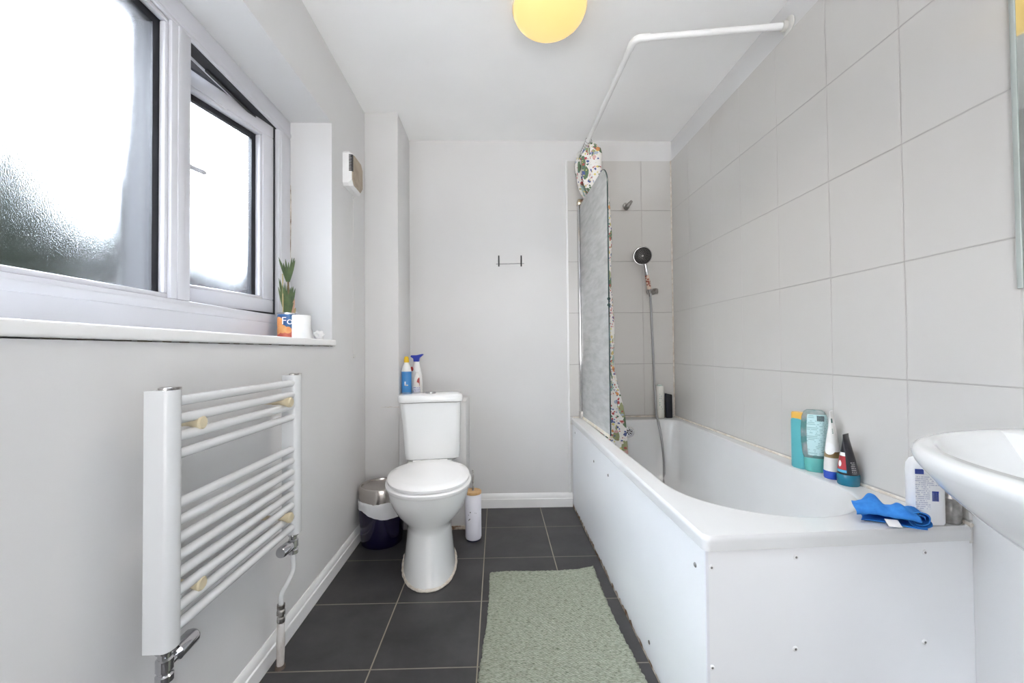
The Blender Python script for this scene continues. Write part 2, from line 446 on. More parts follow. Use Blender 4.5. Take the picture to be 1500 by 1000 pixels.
# crack where the low boxing meets the tall one
b = B()
pts = [(L + 0.09 + i * 0.0125, BF - 0.0008, 0.686 + 0.0022 * random.uniform(-1, 1)) for i in range(9)]
tube(b, pts, [0.0006 + 0.0012 * random.random() for _ in pts], 5); mk('trim_1', b, M['stain'], kind='structure')
# tiled areas
b = B(); box(b, R - 0.008, R, -0.3, D, 0.60, 2.217); box(b, R - 0.008, R, 0.962, D, 0.52, 0.60); mk('trim_2', b, M['tile_right'], kind='structure', smooth=0)
b = B(); box(b, 0.462, R - 0.008, D - 0.008, D, 0.52, 2.217); mk('trim_3', b, M['tile_back'], kind='structure', smooth=0)
b = B(); box(b, 0.452, 0.464, D - 0.011, D, 0.087, 2.222, 0.002, 2); mk('trim_4', b, M['gloss'], kind='structure')
b = B(); tube(b, [(R - 0.010, D - 0.010, 0.56), (R - 0.010, D - 0.010, 2.217)], 0.0045, 8); mk('trim_5', b, M['sealant'], kind='structure')
# skirting boards
def skirting(name, p0, p1, nrm, h=0.083, t=0.015):
    prof = [(0, 0), (t, 0), (t, h * 0.60), (t * 0.72, h * 0.64), (t * 0.72, h * 0.80), (t * 0.45, h * 0.93), (t * 0.2, h), (0, h)]
    b = B(); loft(b, [[Vector(p) + Vector(nrm) * a + Vector((0, 0, z)) for a, z in prof] for p in (p0, p1)])
    mk(name, b, M['gloss'], kind='structure', smooth=25)
skirting('baseboard_left', (L, Y0, 0), (L, BF, 0), (1, 0, 0), 0.080)
skirting('baseboard_back', (-0.178, D, 0), (0.474, D, 0), (0, -1, 0), 0.088)
b = B(); box(b, -0.262, -0.174, BF - 0.004, BF, 0.0, 0.02); mk('trim_6', b, M['stain'], kind='structure')

# window sill board
b = B(); box(b, XF - 0.02, L + 0.014, WY0, WY1, WZ0 - 0.027, WZ0, 0.006, 3, axes=(1,)); box(b, L, L + 0.014, WY1 - 0.01, WY1 + 0.014, WZ0 - 0.027, WZ0, 0.005, 2)
mk('windowsill', b, M['gloss'], kind='structure')
b = B()
for i in range(26):
    y = 0.3 + i * 0.06 + random.uniform(0, 0.02)
    tube(b, [(L + 0.0012, y, WZ0 - 0.0285), (L + 0.0012, y + random.uniform(0.01, 0.055), WZ0 - 0.0285)], random.uniform(0.0006, 0.0014), 5)
mk('trim_7', b, mat('dark_crack', (0.10, 0.08, 0.06), 0.9), kind='structure')

# window: fixed light on the left, side-hung casement (ajar) on the right
win = bpy.data.objects.new('window_1', None); COL.objects.link(win); win['kind'] = 'structure'; win.location = (XF, 1.0, WZ0)
IL, IR, IT, IB = 0.175, 1.742, 1.955, 1.152
ML, MR = 1.169, 1.243
b = B()
xb = XF - 0.07
def bar(b, y0, y1, z0, z1, x0=xb, x1=XF, bev=0.004): box(b, x0, x1, y0, y1, z0, z1, bev, 2)
bar(b, WY0, WY1, WZ0, IB); bar(b, WY0, WY1, IT, WZ1); bar(b, WY0, IL, IB, IT); bar(b, IR, WY1, IB, IT); bar(b, ML, MR, IB, IT)
mk('window_frame', b, M['upvc'], win)
# raised step on the frame face
b = B()
for y0, y1, z0, z1 in ((WY0, WY1, IB - 0.035, IB - 0.012), (WY0, WY1, IT + 0.010, IT + 0.026), (IR + 0.012, IR + 0.03, IB, IT), (ML + 0.022, ML + 0.05, IB, IT)):
    box(b, XF - 0.004, XF + 0.003, y0, y1, z0, z1, 0.002, 2)
mk('frame_moulding', b, M['upvc'], win)
# fixed pane with bead, black spacer
def ring_frame(b, y0, y1, z0, z1, w, x0, x1, bev=0.0, wb=None):
    wb = w if wb is None else wb
    for a in ((y0, y1, z0, z0 + wb), (y0, y1, z1 - w, z1), (y0, y0 + w, z0 + wb, z1 - w), (y1 - w, y1, z0 + wb, z1 - w)):
        box(b, x0, x1, a[0], a[1], a[2], a[3], bev, 2)
b = B(); ring_frame(b, IL, ML, IB, IT, 0.014, XF - 0.026, XF - 0.008, 0.004); mk('glazing_bead', b, M['upvc'], win)
b = B(); ring_frame(b, IL + 0.002, ML - 0.002, IB + 0.002, IT - 0.002, 0.031, XF - 0.048, XF - 0.0265, 0, 0.012); mk('gasket', b, M['rubber'], win)
b = B(); box(b, xb - 0.075, xb, ML, MR - 0.004, IB, IT); mk('pane_shade_block', b, mat('dark_grey_shade_block', (0.05, 0.05, 0.055), 0.6), win)  # added dark block outside the mullion, darkens the pane's right edge
b = B(); box(b, XF - 0.034, XF - 0.029, IL + 0.030, ML - 0.030, IB + 0.010, IT - 0.030); mk('pane', b, M['frost'], win, smooth=0)
# casement sash, hinged at the far jamb, swung outwards
sash = bpy.data.objects.new('casement_sash', None); COL.objects.link(sash); sash.parent = win
HGX, HGY = XF - 0.016, IR - 0.004
sash.location = Vector((HGX, HGY, 0)) - win.location; sash.rotation_euler = (0, 0, rad(-13.9))
SW, SZ0, SZ1 = 0.495, 1.118 + 0.036, 1.966
def sash_part(name, b, m): return mk(name, b, m, sash, local=True)
b = B(); ring_frame(b, -SW, 0, SZ0, SZ1, 0.062, -0.055, 0.0, 0.004); ring_frame(b, -SW + 0.058, -0.058, SZ0 + 0.058, SZ1 - 0.058, 0.016, -0.03, -0.006, 0.004)
sash_part('sash_frame', b, M['upvc'])
b = B(); ring_frame(b, -SW + 0.004, -0.004, SZ0 + 0.003, SZ1 - 0.003, 0.006, -0.012, 0.004); sash_part('seal', b, M['rubber'])
b = B(); ring_frame(b, -SW + 0.060, -0.060, SZ0 + 0.060, SZ1 - 0.060, 0.032, -0.05, -0.028, 0, 0.012); sash_part('gasket', b, M['rubber'])
b = B(); box(b, -0.036, -0.031, -SW + 0.090, -0.090, SZ0 + 0.070, SZ1 - 0.090); sash_part('pane', b, M['frost'])
b = B(); box(b, 0.0, 0.012, -SW + 0.012, -SW + 0.045, 1.52, 1.68, 0.005, 2)
tube(b, smooth_path([(0.010, -SW + 0.03, 1.60), (0.035, -SW + 0.03, 1.60), (0.042, -SW + 0.05, 1.602), (0.040, -SW + 0.10, 1.606), (0.036, -SW + 0.15, 1.609)]), [0.010] * 10 + [0.009] * 8 + [0.008] * 6 + [0.005], 10)
sash_part('window_handle', b, M['upvc'])
b = B(); box(b, XF - 0.05, XF - 0.040, 1.37, IR - 0.02, IT - 0.012, IT - 0.002); mk('friction_stay', b, M['black'], win)
b = B(); box(b, XF - 0.052, XF - 0.012, MR + 0.002, IR - 0.002, IT - 0.0035, IT - 0.0005); mk('rebate_strip', b, M['rubber'], win)  # black strip along the underside of the head rebate
b = B(); tube(b, [(XF - 0.0008, WY1 - 0.002, WZ0 + 0.35), (XF + 0.0008, WY1 - 0.002, 1.62), (XF + 0.0008, WY1 - 0.0025, 1.75)], [0.001, 0.003, 0.0012], 6); mk('trim_8', b, M['stain'], kind='structure')

# outside: eaves soffit, hedge, fence, ground
b = B(); box(b, -1.32, XO - 0.12, -0.6, 3.2, 2.12, 2.18); mk('roof_soffit', b, mat('grey_soffit_board', (0.10, 0.095, 0.095), 0.7), kind='structure')
b = B(); box(b, -9, XO - 0.21, -3, 12, -0.35, -0.30); mk('ground_outside', b, mat('pale_bounce_ground', (0.66, 0.65, 0.63), 0.9), kind='structure')  # unseen ground, made pale to bounce light up to lintel and ceiling
b = B()
for gy in range(36):
    pass
nx, nz = 34, 18
for face in range(1):
    rows = []
    for j in range(nz + 1):
        row = []
        for i in range(nx + 1):
            y = -1.0 + 4.4 * i / nx; t = j / nz
            z = -0.3 + 3.0 * min(1, t / 0.8); x = -3.2 - max(0, t - 0.8) / 0.2 * 0.9
            row.append(Vector((x + random.uniform(-0.09, 0.09), y, z + (random.uniform(-0.14, 0.10) if t > 0.7 else 0))))
        rows.append(row)
    loft(b, rows, (False, False), closed=False)
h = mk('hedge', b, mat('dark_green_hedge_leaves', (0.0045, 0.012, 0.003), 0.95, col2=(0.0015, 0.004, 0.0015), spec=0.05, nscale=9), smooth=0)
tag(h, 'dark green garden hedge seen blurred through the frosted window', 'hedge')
b = B()
for i in range(44):
    y = 3.42 + i * 0.13
    box(b, -3.25, -3.225, y, y + 0.122, -0.3, 2.30, 0.003, 1)
box(b, -3.29, -3.25, 3.42, 9.1, 0.2, 0.3); box(b, -3.29, -3.25, 3.42, 9.1, 1.5, 1.6)
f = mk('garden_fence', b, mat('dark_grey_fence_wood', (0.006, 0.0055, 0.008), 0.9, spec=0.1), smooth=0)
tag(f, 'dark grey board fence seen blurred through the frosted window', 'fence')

# ------------------------------------------------------------------ towel radiator
RX = -0.66
rd = thing('towel_radiator', 'white ladder towel radiator on the wall under the window', 'radiator', (RX, 1.08, 0.40))
def d_post(b, yc):
    w, zb, zt = 0.021, 0.413, 0.922
    sec = [(-0.030, -w), (0.006, -w)] + [(0.006 + 0.013 * sin(pi * k / 10), -w * cos(pi * k / 10)) for k in range(1, 10)] + [(0.006, w), (-0.030, w)]
    loft(b, [[(RX + x, yc + y, z) for x, y in sec] for z in (zb, zt)])
for yc in (0.829, 1.336):
    b = B(); d_post(b, yc); p = mk('post', b, M['rad'], rd, smooth=30)
    b = B(); lathe(b, [(0.0, 0.0), (0.013, 0.0), (0.013, 0.004), (0.009, 0.006), (0.0, 0.006)], (RX - 0.004, yc, 0.922), 16)
    box(b, RX + 0.010, RX + 0.018, yc - 0.004, yc + 0.014, 0.922, 0.928, 0.002, 2)
    mk('bleed_plug', b, M['worn_metal'], p)
for z in (0.897, 0.860, 0.824, 0.788, 0.686, 0.650, 0.614, 0.578, 0.543, 0.508, 0.474, 0.438):
    b = B(); tube(b, [(RX, 0.835, z), (RX, 1.330, z)], 0.0108, 14); mk('bar', b, M['rad'], rd)
for yy, hh in ((0.912, 0.093), (1.262, 0.110)):
    for z in (0.8425, 0.491):
        b = B(); lathe(b, [(0.0, hh), (0.012, hh), (0.0155, hh - 0.003), (0.0155, hh - 0.010), (0.011, hh - 0.020), (0.0080, hh - 0.032), (0.0075, hh - 0.042), (0.0085, hh - 0.046), (0.0085, hh - 0.058), (0.0065, hh - 0.058), (0.0065, 0.0005), (0.0, 0.0005)], (L, yy, z), 18, mtx=axis_mtx((1, 0, 0)))
        mk('wall_bracket', b, M['cream'], rd, label='cream plastic bracket knob')
def rad_valve(yc, sgn):
    b = B()
    lathe(b, [(0, 0.012), (0.016, 0.012), (0.016, 0.0), (0.0115, -0.003), (0.0115, -0.012), (0.015, -0.015), (0.015, -0.036), (0.0115, -0.039), (0.0115, -0.043), (0.0155, -0.046), (0.0155, -0.058), (0, -0.058)], (RX - 0.004, yc, 0.406), 14)
    tube(b, [(RX - 0.004, yc, 0.374), (RX - 0.004, yc + sgn * 0.030, 0.377)], 0.009, 12)
    v = mk('valve', b, M['chrome'], rd, label='chrome radiator valve')
    b = B(); d = Vector((0.0, sgn, 0.06)).normalized()
    lathe(b, [(0, 0), (0.010, 0.0), (0.0170, 0.006), (0.0170, 0.050), (0.014, 0.056), (0, 0.056)], Vector((RX - 0.004, yc, 0.380)) + d * 0.022, 22, mtx=axis_mtx(d))
    mk('valve_knob', b, M['chrome'], v)
rad_valve(0.829, 1); rad_valve(1.336, -1)
b = B(); tube(b, smooth_path([(RX - 0.004, 1.336, 0.345), (RX - 0.004, 1.336, 0.295), (RX - 0.012, 1.318, 0.265), (RX - 0.028, 1.312, 0.23), (RX - 0.030, 1.312, 0.19)]), 0.0075, 12)
p = mk('feed_pipe', b, M['rad'], rd)
b = B(); lathe(b, [(0, 0), (0.010, 0), (0.012, 0.004), (0.012, 0.016), (0.009, 0.019), (0.009, 0.024), (0.013, 0.027), (0.013, 0.038), (0.009, 0.042), (0.012, 0.046), (0.012, 0.058), (0, 0.058)], (RX - 0.030, 1.312, 0.142), 8)
mk('pipe_coupling', b, M['worn_metal'], p, label='tarnished metal pipe coupling')
b = B(); tube(b, [(RX - 0.030, 1.312, 0.146), (RX - 0.031, 1.3125, 0.08), (RX - 0.033, 1.313, 0.0)], [0.0100, 0.0125, 0.0105], 12)
mk('pipe_stub', b, mat('grimy_white_pipe', (0.66, 0.64, 0.62), 0.6, col2=(0.32, 0.27, 0.24), nscale=30, stretch=(1, 1, 0.3)), p)
b = B(); lathe(b, [(0, 0), (0.016, 0.0), (0.014, 0.010), (0, 0.011)], (RX - 0.033, 1.313, 0.0), 12); mk('pipe_collar', b, mat('dark_brown_grime', (0.10, 0.075, 0.06), 0.8), p)
b = B(); tube(b, [(RX - 0.004, 0.829, 0.345), (RX - 0.004, 0.829, 0.0)], 0.0075, 12); mk('feed_pipe', b, M['rad'], rd)

# ------------------------------------------------------------------ wall fan with pull cord
fn = thing('extractor_fan', 'small white wall fan with beige grille between the window and the corner', 'fan', (L, 2.04, 1.89))
def octa(y0, y1, z0, z1, c, x): return [(x, y0 + c, z0), (x, y1 - c, z0), (x, y1, z0 + c), (x, y1, z1 - c), (x, y1 - c, z1), (x, y0 + c, z1), (x, y0, z1 - c), (x, y0, z0 + c)]
b = B(); loft(b, [octa(1.966, 2.130, 1.806, 1.974, 0.012, L), octa(1.966, 2.130, 1.806, 1.974, 0.012, L + 0.026), octa(1.972, 2.124, 1.812, 1.968, 0.022, L + 0.042)]); mk('fan_housing', b, M['seat'], fn, smooth=20)
b = B(); loft(b, [octa(1.975, 2.121, 1.815, 1.965, 0.024, L + 0.042), octa(1.979, 2.117, 1.819, 1.961, 0.024, L + 0.047)]); g = mk('fan_grille', b, mat('dusty_beige_grille', (0.42, 0.35, 0.27), 0.6, col2=(0.34, 0.28, 0.21), nscale=30), fn, smooth=20, label='dusty beige grille')
b = B()
for i in range(11):
    z = 1.875 + i * 0.0075
    box(b, L + 0.030, L + 0.0485, 1.9655, 1.978, z, z + 0.0035)
mk('grille_slots', b, M['black'], g)
b = B(); tube(b, [(L + 0.02, 2.055, 1.808), (L + 0.02, 2.057, 1.4), (L + 0.02, 2.058, 0.982)], 0.0009, 6); pc = mk('pull_cord', b, mat('white_cord', (0.74, 0.73, 0.70), 0.7), fn)
b = B(); lathe(b, [(0, 0), (0.0055, 0.0), (0.0055, 0.010), (0.002, 0.020), (0, 0.020)], (L + 0.02, 2.058, 0.966), 12); gcp = mat('grey_cord_pull', (0.58, 0.57, 0.55), 0.4); mk('cord_pull', b, gcp, pc)
b = B(); lathe(b, [(0, 0), (0.004, 0.0), (0.004, 0.008), (0.0015, 0.013), (0, 0.013)], (L + 0.02, 2.055, 1.768), 12); mk('cord_joint', b, gcp, pc)

# ------------------------------------------------------------------ ceiling lamp
lp = thing('ceiling_lamp', 'round warm glowing ceiling lamp with a domed shade', 'lamp', (0.215, 1.55, C))
b = B(); lathe(b, [(0, 0), (0.085, 0), (0.085, -0.02), (0, -0.02)], (0.215, 1.55, C), 40); mk('lamp_base', b, M['seat'], lp)
def mat_lamp():
    m, nt, b = new_mat('lit_opal_shade')
    b.inputs['Base Color'].default_value = (0.50, 0.36, 0.15, 1); b.inputs['Roughness'].default_value = 0.25
    lw = node(nt, 'ShaderNodeTexNoise', Scale=3.0); t = node(nt, 'ShaderNodeTexCoord'); nt.links.new(t.outputs['Object'], lw.inputs['Vector'])
    r = node(nt, 'ShaderNodeValToRGB'); r.color_ramp.elements[0].color = (1.0, 0.60, 0.17, 1); r.color_ramp.elements[1].color = (1.0, 0.76, 0.32, 1)
    nt.links.new(lw.outputs['Fac'], r.inputs['Fac']); nt.links.new(r.outputs['Color'], b.inputs['Emission Color']); b.inputs['Emission Strength'].default_value = 0.155
    return m
b = B(); lathe(b, [(0.0, -0.108)] + [(0.142 * sin(rad(a)), -0.026 - 0.082 * cos(rad(a))) for a in range(9, 91, 9)] + [(0.142, -0.016), (0.132, -0.012), (0.0, -0.012)], (0.215, 1.55, C), 48)
mk('lamp_shade', b, mat_lamp(), lp)
b = B(); lathe(b, [(0.1425, -0.030), (0.1455, -0.028), (0.1455, -0.012), (0.1425, -0.010)], (0.215, 1.55, C), 48, caps=(False, False))
mk('lamp_rim', b, mat('cream_lamp_rim', (0.82, 0.74, 0.55), 0.3), lp)

ld = bpy.data.lights.new('lamp_bulb', 'AREA'); ld.shape = 'DISK'; ld.size = 0.26; ld.energy = 1.0; ld.spread = rad(125); ld.color = (1.0, 0.93, 0.85)
lo = bpy.data.objects.new('lamp_bulb', ld); COL.objects.link(lo); lo.parent = lp; lo.location = (0, 0, -0.112)

# ------------------------------------------------------------------ bath
BX0, BX1, BY0, BY1, BZ = 0.472, R - 0.008, 0.925, D - 0.008, 0.564
bt = thing('bathtub', 'white built-in bathtub with screwed white panels along the right wall', 'bathtub', (0.8, 1.75, 0))
cen = (0.80, 1.62)
outer = rr_poly(BX0, BX1, BY0, BY1, (0.006, 0.006, 0.006, 0.016), 6)
def skew(p):  # the near end is slightly out of square
    f = max(0, 1 - (p[1] - BY0) / 0.25)
    return (p[0], p[1] + 0.030 * f * (p[0] - BX0) / (BX1 - BX0))
outer = [skew(p) for p in outer]
th = sorted(set([2 * pi * k / 150 - pi for k in range(150)] + [math.atan2(p[1] - cen[1], p[0] - cen[0]) for p in outer]))
th = [t for i, t in enumerate(th) if i == 0 or t - th[i - 1] > 1e-4]
def inner(x0, x1, y0, y1, rn, rf):
    p = rr_poly(x0, x1, y0, y1, (rn * 0.80, rf, rf, rn * 0.98), 16)
    # right edge leans outwards toward the far end
    return [(x + (0.048 * (y - y0) / (y1 - y0) if x > cen[0] else 0) * (x - cen[0]) / (x1 - cen[0]), y) for x, y in p]
def ring(poly, z): return [(x, y, z) for x, y in by_angle(poly, cen, th)]
def off(poly, d): return [(x + (cen[0] - x) * d / 0.35, y + (cen[1] - y) * d / 0.8) for x, y in poly]
i0 = inner(0.538, 1.050, 1.028, 2.478, 0.285, 0.075)
rings = [ring(off(outer, 0.02), 0.530), ring(outer, 0.530), ring(outer, 0.533), ring(outer, 0.551), ring(outer, 0.555), ring(off(outer, 0.0015), 0.559), ring(off(outer, 0.005), BZ), ring(off(outer, 0.008), BZ), ring(off(i0, -0.016), BZ), ring(off(i0, -0.009), BZ), ring(off(i0, -0.002), BZ - 0.002), ring(i0, BZ - 0.008)]
for k in range(1, 11):
    t = k / 10; z = BZ - 0.008 - 0.375 * t
    e = 0.018 * t + 0.03 * t ** 6
    rings.append(ring(inner(0.538 + 0.040 * t + 0.05 * t ** 8, 1.050 - 0.055 * t - 0.05 * t ** 8, 1.028 + 0.26 * t + 0.06 * t ** 8, 2.478 - 0.05 * t - 0.06 * t ** 8, 0.285 - 0.04 * t, 0.075 + 0.05 * t), z))
rings.append(ring(inner(0.66, 0.91, 1.42, 2.33, 0.12, 0.10), 0.166))
b = B(); loft(b, rings, (False, True)); mk('tub', b, M['acrylic'], bt, smooth=50)
# far tiling upstand and wall seal
b = B(); tube(b, [(R - 0.010, 0.955, BZ + 0.002), (R - 0.010, D - 0.010, BZ + 0.002)], 0.005, 8); tube(b, [(0.48, D - 0.010, BZ + 0.002), (R - 0.010, D - 0.010, BZ + 0.002)], 0.005, 8); mk('seal', b, M['sealant'], bt)
b = B(); box(b, 0.4785, 0.4895, 0.9365, BY1, 0.0, 0.530, 0.002, 1); sp = mk('side_panel', b, M['panel'], bt)
b = B()
P1, P2 = Vector((0.482, 0.9345, 0)), Vector((R - 0.0005, 0.9635, 0))
loft(b, [[P1 + Vector((0, 0, z)), P2 + Vector((0, 0, z)), P2 + Vector((0, 0.01, z)), P1 + Vector((0, 0.01, z))] for z in (0.0, 0.529)]); ep = mk('end_panel', b, M['panel'], bt, smooth=0)
# light grey strip at the corner between the panels, worn lower edge
b = B(); box(b, 0.4770, 0.4835, 0.9325, 0.9385, 0.0, 0.528); mk('corner_strip', b, mat('grey_corner_strip', (0.78, 0.79, 0.83), 0.4), bt)
b = B()
n = 90
rows = []
for z in (0, 1):
    rows.append([Vector((0.4770 - 0.002 * (1 - z), 0.95 + (BY1 - 0.96) * i / n, 0.0 if z == 0 else 0.004 + 0.014 * random.random() ** 2 + (0.006 if i > n * 0.5 else 0))) for i in range(n + 1)])
loft(b, rows, (False, False), closed=False)
bmesh.ops.solidify(b, geom=b.faces[:], thickness=0.002)
mk('worn_edge', b, M['stain'], sp, label='brown stained bottom edge')
def screw(par, p, nrm, cap=True):
    b = B(); m_ = axis_mtx(nrm)
    lathe(b, [(0, 0), (0.0062, 0), (0.0062, 0.0012), (0.0045, 0.0026), (0.0030, 0.0026)], p, 14, mtx=m_, caps=(False, False)); s = mk('screw', b, M['seat'] if cap else M['screwhead'], par)
    b = B(); lathe(b, [(0, 0.0014), (0.0036, 0.0014), (0.0026, 0.0030), (0, 0.0032)], p, 10, mtx=m_); mk('screw_head', b, M['screwhead'], s)
en = (P2 - P1).normalized(); enn = Vector((en.y, -en.x, 0))
for x, z in ((0.489, 0.490), (0.695, 0.505), (1.020, 0.503), (0.487, 0.262), (0.689, 0.293), (1.014, 0.291)):
    screw(ep, P1 + en * (x - 0.48) + enn * 0.0 + Vector((0, 0, z)), enn)
for y, z in ((2.50, 0.485), (2.02, 0.44), (1.76, 0.45), (0.985, 0.47), (1.3, 0.06)):
    screw(sp, Vector((0.4785, y, z)), (-1, 0, 0), False)
b = B(); lathe(b, [(0, 0), (0.031, 0), (0.031, 0.003), (0.027, 0.006), (0.022, 0.006), (0.020, 0.003), (0, 0.003)], (0.803, 2.468, 0.492), 28, mtx=axis_mtx((0, -1, 0.1))); ov = mk('overflow', b, M['chrome'], bt, label='round chrome overflow')
b = B()
for k in range(6):
    a = 2 * pi * k / 6 + 0.3
    lathe(b, [(0, 0.0), (0.0055, 0.0), (0.0055, 0.0045), (0, 0.0045)], Vector((0.803 + 0.0125 * cos(a), 2.468, 0.492 + 0.0125 * sin(a))), 12, mtx=axis_mtx((0, -1, 0.1)))
lathe(b, [(0, 0), (0.004, 0), (0.004, 0.0045), (0, 0.0045)], (0.803, 2.468, 0.492), 12, mtx=axis_mtx((0, -1, 0.1)))
mk('overflow_holes', b, M['black'], ov)

# ------------------------------------------------------------------ shower screen
ss = thing('shower_screen', 'cloudy glass shower screen with a gilt wall post on the bath rim', 'shower screen', (0.54, 2.58, BZ))
gA, gB = Vector((0.538, 2.566, 0)), Vector((0.549, 1.966, 0))
gd = (gB - gA).normalized(); gn = Vector((gd.y, -gd.x, 0)); GL = (gB - gA).length
GZ0, GZ1, GR = BZ + 0.012, 1.915, 0.10
def gp(s, z, o=0): return gA + gd * s + gn * o + Vector((0, 0, z))
out = [(0, GZ0), (GL, GZ0)] + [(GL - GR + GR * cos(rad(a)), GZ1 - GR + GR * sin(rad(a))) for a in range(0, 91, 9)] + [(0, GZ1)]
b = B(); loft(b, [[gp(s, z, 0.003) for s, z in out], [gp(s, z, -0.003) for s, z in out]]); mk('glass_panel', b, M['screen'], ss, smooth=25)
b = B(); tube(b, [gp(s + 0.001, z) for s, z in out[1:-1]], 0.0036, 8); mk('glass_edge', b, M['glassedge'], ss, label='dark green glass edge')
b = B(); box(b, 0.522, 0.538, 2.545, D - 0.008, BZ + 0.004, 1.945, 0.003, 2); po = mk('wall_post', b, M['chrome'], ss)
b = B(); box(b, 0.538, 0.556, 2.552, D - 0.009, BZ + 0.006, 1.940, 0.005, 2); mk('hinge_tube', b, M['brass'], ss, label='gilt hinge tube')
b = B(); box(b, 0.519, 0.559, 2.538, D - 0.008, 1.920, 1.952, 0.005, 2); mk('post_cap', b, M['brass'], ss)
b = B(); box(b, 0.519, 0.552, 2.535, D - 0.010, BZ + 0.001, BZ + 0.045, 0.005, 2); mk('pivot_block', b, M['worn_metal'], ss)
b = B(); loft(b, [[gp(s, BZ + z, o) for z, o in ((0.0006, 0.006), (0.010, 0.004), (0.016, 0.004), (0.016, -0.004), (0.010, -0.004), (0.0006, -0.010))] for s in (0.01, GL)]); mk('bottom_seal', b, mat('yellowed_screen_seal', (0.62, 0.55, 0.42), 0.5, col2=(0.75, 0.72, 0.66), nscale=20), ss)
b = B()
for z in (1.245, 1.215): lathe(b, [(0, 0), (0.008, 0), (0.008, 0.004), (0.004, 0.010), (0, 0.010)], gp(GL - 0.002, z), 12, mtx=axis_mtx(gd))
mk('edge_bumpers', b, M['glassedge'], ss)

# ------------------------------------------------------------------ curtain rail and curtain
RZ = 2.250
rl = thing('curtain_rail', 'white bent shower curtain rail running from the right wall to the back wall', 'curtain rail', (0.57, 1.6, RZ))
b = B(); tube(b, [(R, 1.528, RZ - 0.002), (0.85, 1.566, RZ - 0.001), (0.598, 1.599, RZ)], 0.0125, 16); tube(b, [(0.566, 1.632, RZ), (0.560, 2.1, RZ), (0.556, D, RZ)], 0.0125, 16); mk('rail_tube', b, M['gloss'], rl)
b = B(); tube(b, [(0.625, 1.5955, RZ), (0.600, 1.5985, RZ)] + [(0.600 - 0.034 * sin(rad(a)), 1.632 - 0.0335 * cos(rad(a)), RZ) for a in range(5, 90, 8)] + [(0.566, 1.633, RZ), (0.5657, 1.66, RZ)], 0.0150, 16); mk('elbow_joint', b, M['gloss'], rl)
for p, d in (((R - 0.0005, 1.528, RZ - 0.002), (-1, 0.1, 0)), ((0.556, D - 0.0005, RZ), (0, -1, 0))):
    b = B(); lathe(b, [(0, 0), (0.034, 0), (0.034, 0.005), (0.028, 0.010), (0.018, 0.012), (0.018, 0.028), (0, 0.028)], p, 28, mtx=axis_mtx(d)); mk('wall_flange', b, mat('grey_white_flange', (0.62, 0.61, 0.58), 0.4), rl)

cu = thing('shower_curtain', 'bunched white floral shower curtain hanging at the back wall end of the rail', 'curtain', (0.56, 2.48, RZ))
b = B()
NS, NZ = 150, 56
ZT, ZB = 2.232, 0.36
def lerp(a, tab):
    for (z0, v0), (z1, v1) in zip(tab, tab[1:]):
        if z0 >= a >= z1: return v0 + (v1 - v0) * (z0 - a) / (z0 - z1)
    return tab[-1][1] if a < tab[-1][0] else tab[0][1]
uvs = {}
rows = []
for j in range(NZ + 1):
    z = ZT + (ZB - ZT) * j / NZ
    xc = lerp(z, [(2.24, 0.575), (2.12, 0.566), (1.98, 0.578), (1.90, 0.628), (1.5, 0.635), (0.9, 0.648), (0.56, 0.680), (0.36, 0.700)])
    A = lerp(z, [(2.24, 0.040), (2.16, 0.072), (2.04, 0.068), (1.90, 0.050), (1.2, 0.046), (0.9, 0.050), (0.56, 0.074), (0.36, 0.080)])
    row = []
    for i in range(NS + 1):
        s = i / NS
        ph = 2 * pi * 6 * s
        am = A * (0.75 + 0.25 * sin(s * 17 + 1.0)) * (1 if z < 2.2 else 1)
        x = xc + am * sin(ph + 0.5 * sin(z * 3 + s * 9)) + 0.006 * sin(z * 11 + s * 30)
        y = 2.375 + 0.165 * s + 0.012 * sin(2 * ph) + 0.006 * sin(z * 7 + s * 12)
        zt = z - (0.018 * (1 - cos(2 * ph)) if j == 0 else 0)
        row.append(Vector((x, y, zt)))
    rows.append(row)
vs = [[b.verts.new(p) for p in r] for r in rows]
uvl = b.loops.layers.uv.new('UVMap')
slen = [0.0]
for i in range(NS): slen.append(slen[-1] + (rows[8][i + 1] - rows[8][i]).length)
for j in range(NZ):
    for i in range(NS):
        f = b.faces.new((vs[j][i], vs[j][i + 1], vs[j + 1][i + 1], vs[j + 1][i]))
        for lpp, (ii, jj) in zip(f.loops, ((i, j), (i + 1, j), (i + 1, j + 1), (i, j + 1))):
            lpp[uvl].uv = (slen[ii], ZT + (ZB - ZT) * jj / NZ)
o = mk('curtain_cloth', b, M['floral'], cu, smooth=180)
sol = o.modifiers.new('thickness', 'SOLIDIFY'); sol.thickness = 0.0015
for k in range(6):
    b = B(); y = 2.385 + 0.028 * k
    tube(b, [(0.557 + 0.019 * cos(2 * pi * a / 16), y + 0.004 * sin(2 * pi * a / 16), RZ - 0.006 + 0.019 * sin(2 * pi * a / 16)) for a in range(17)], 0.0018, 6, caps=False)
    mk('curtain_ring', b, M['worn_metal'], cu)

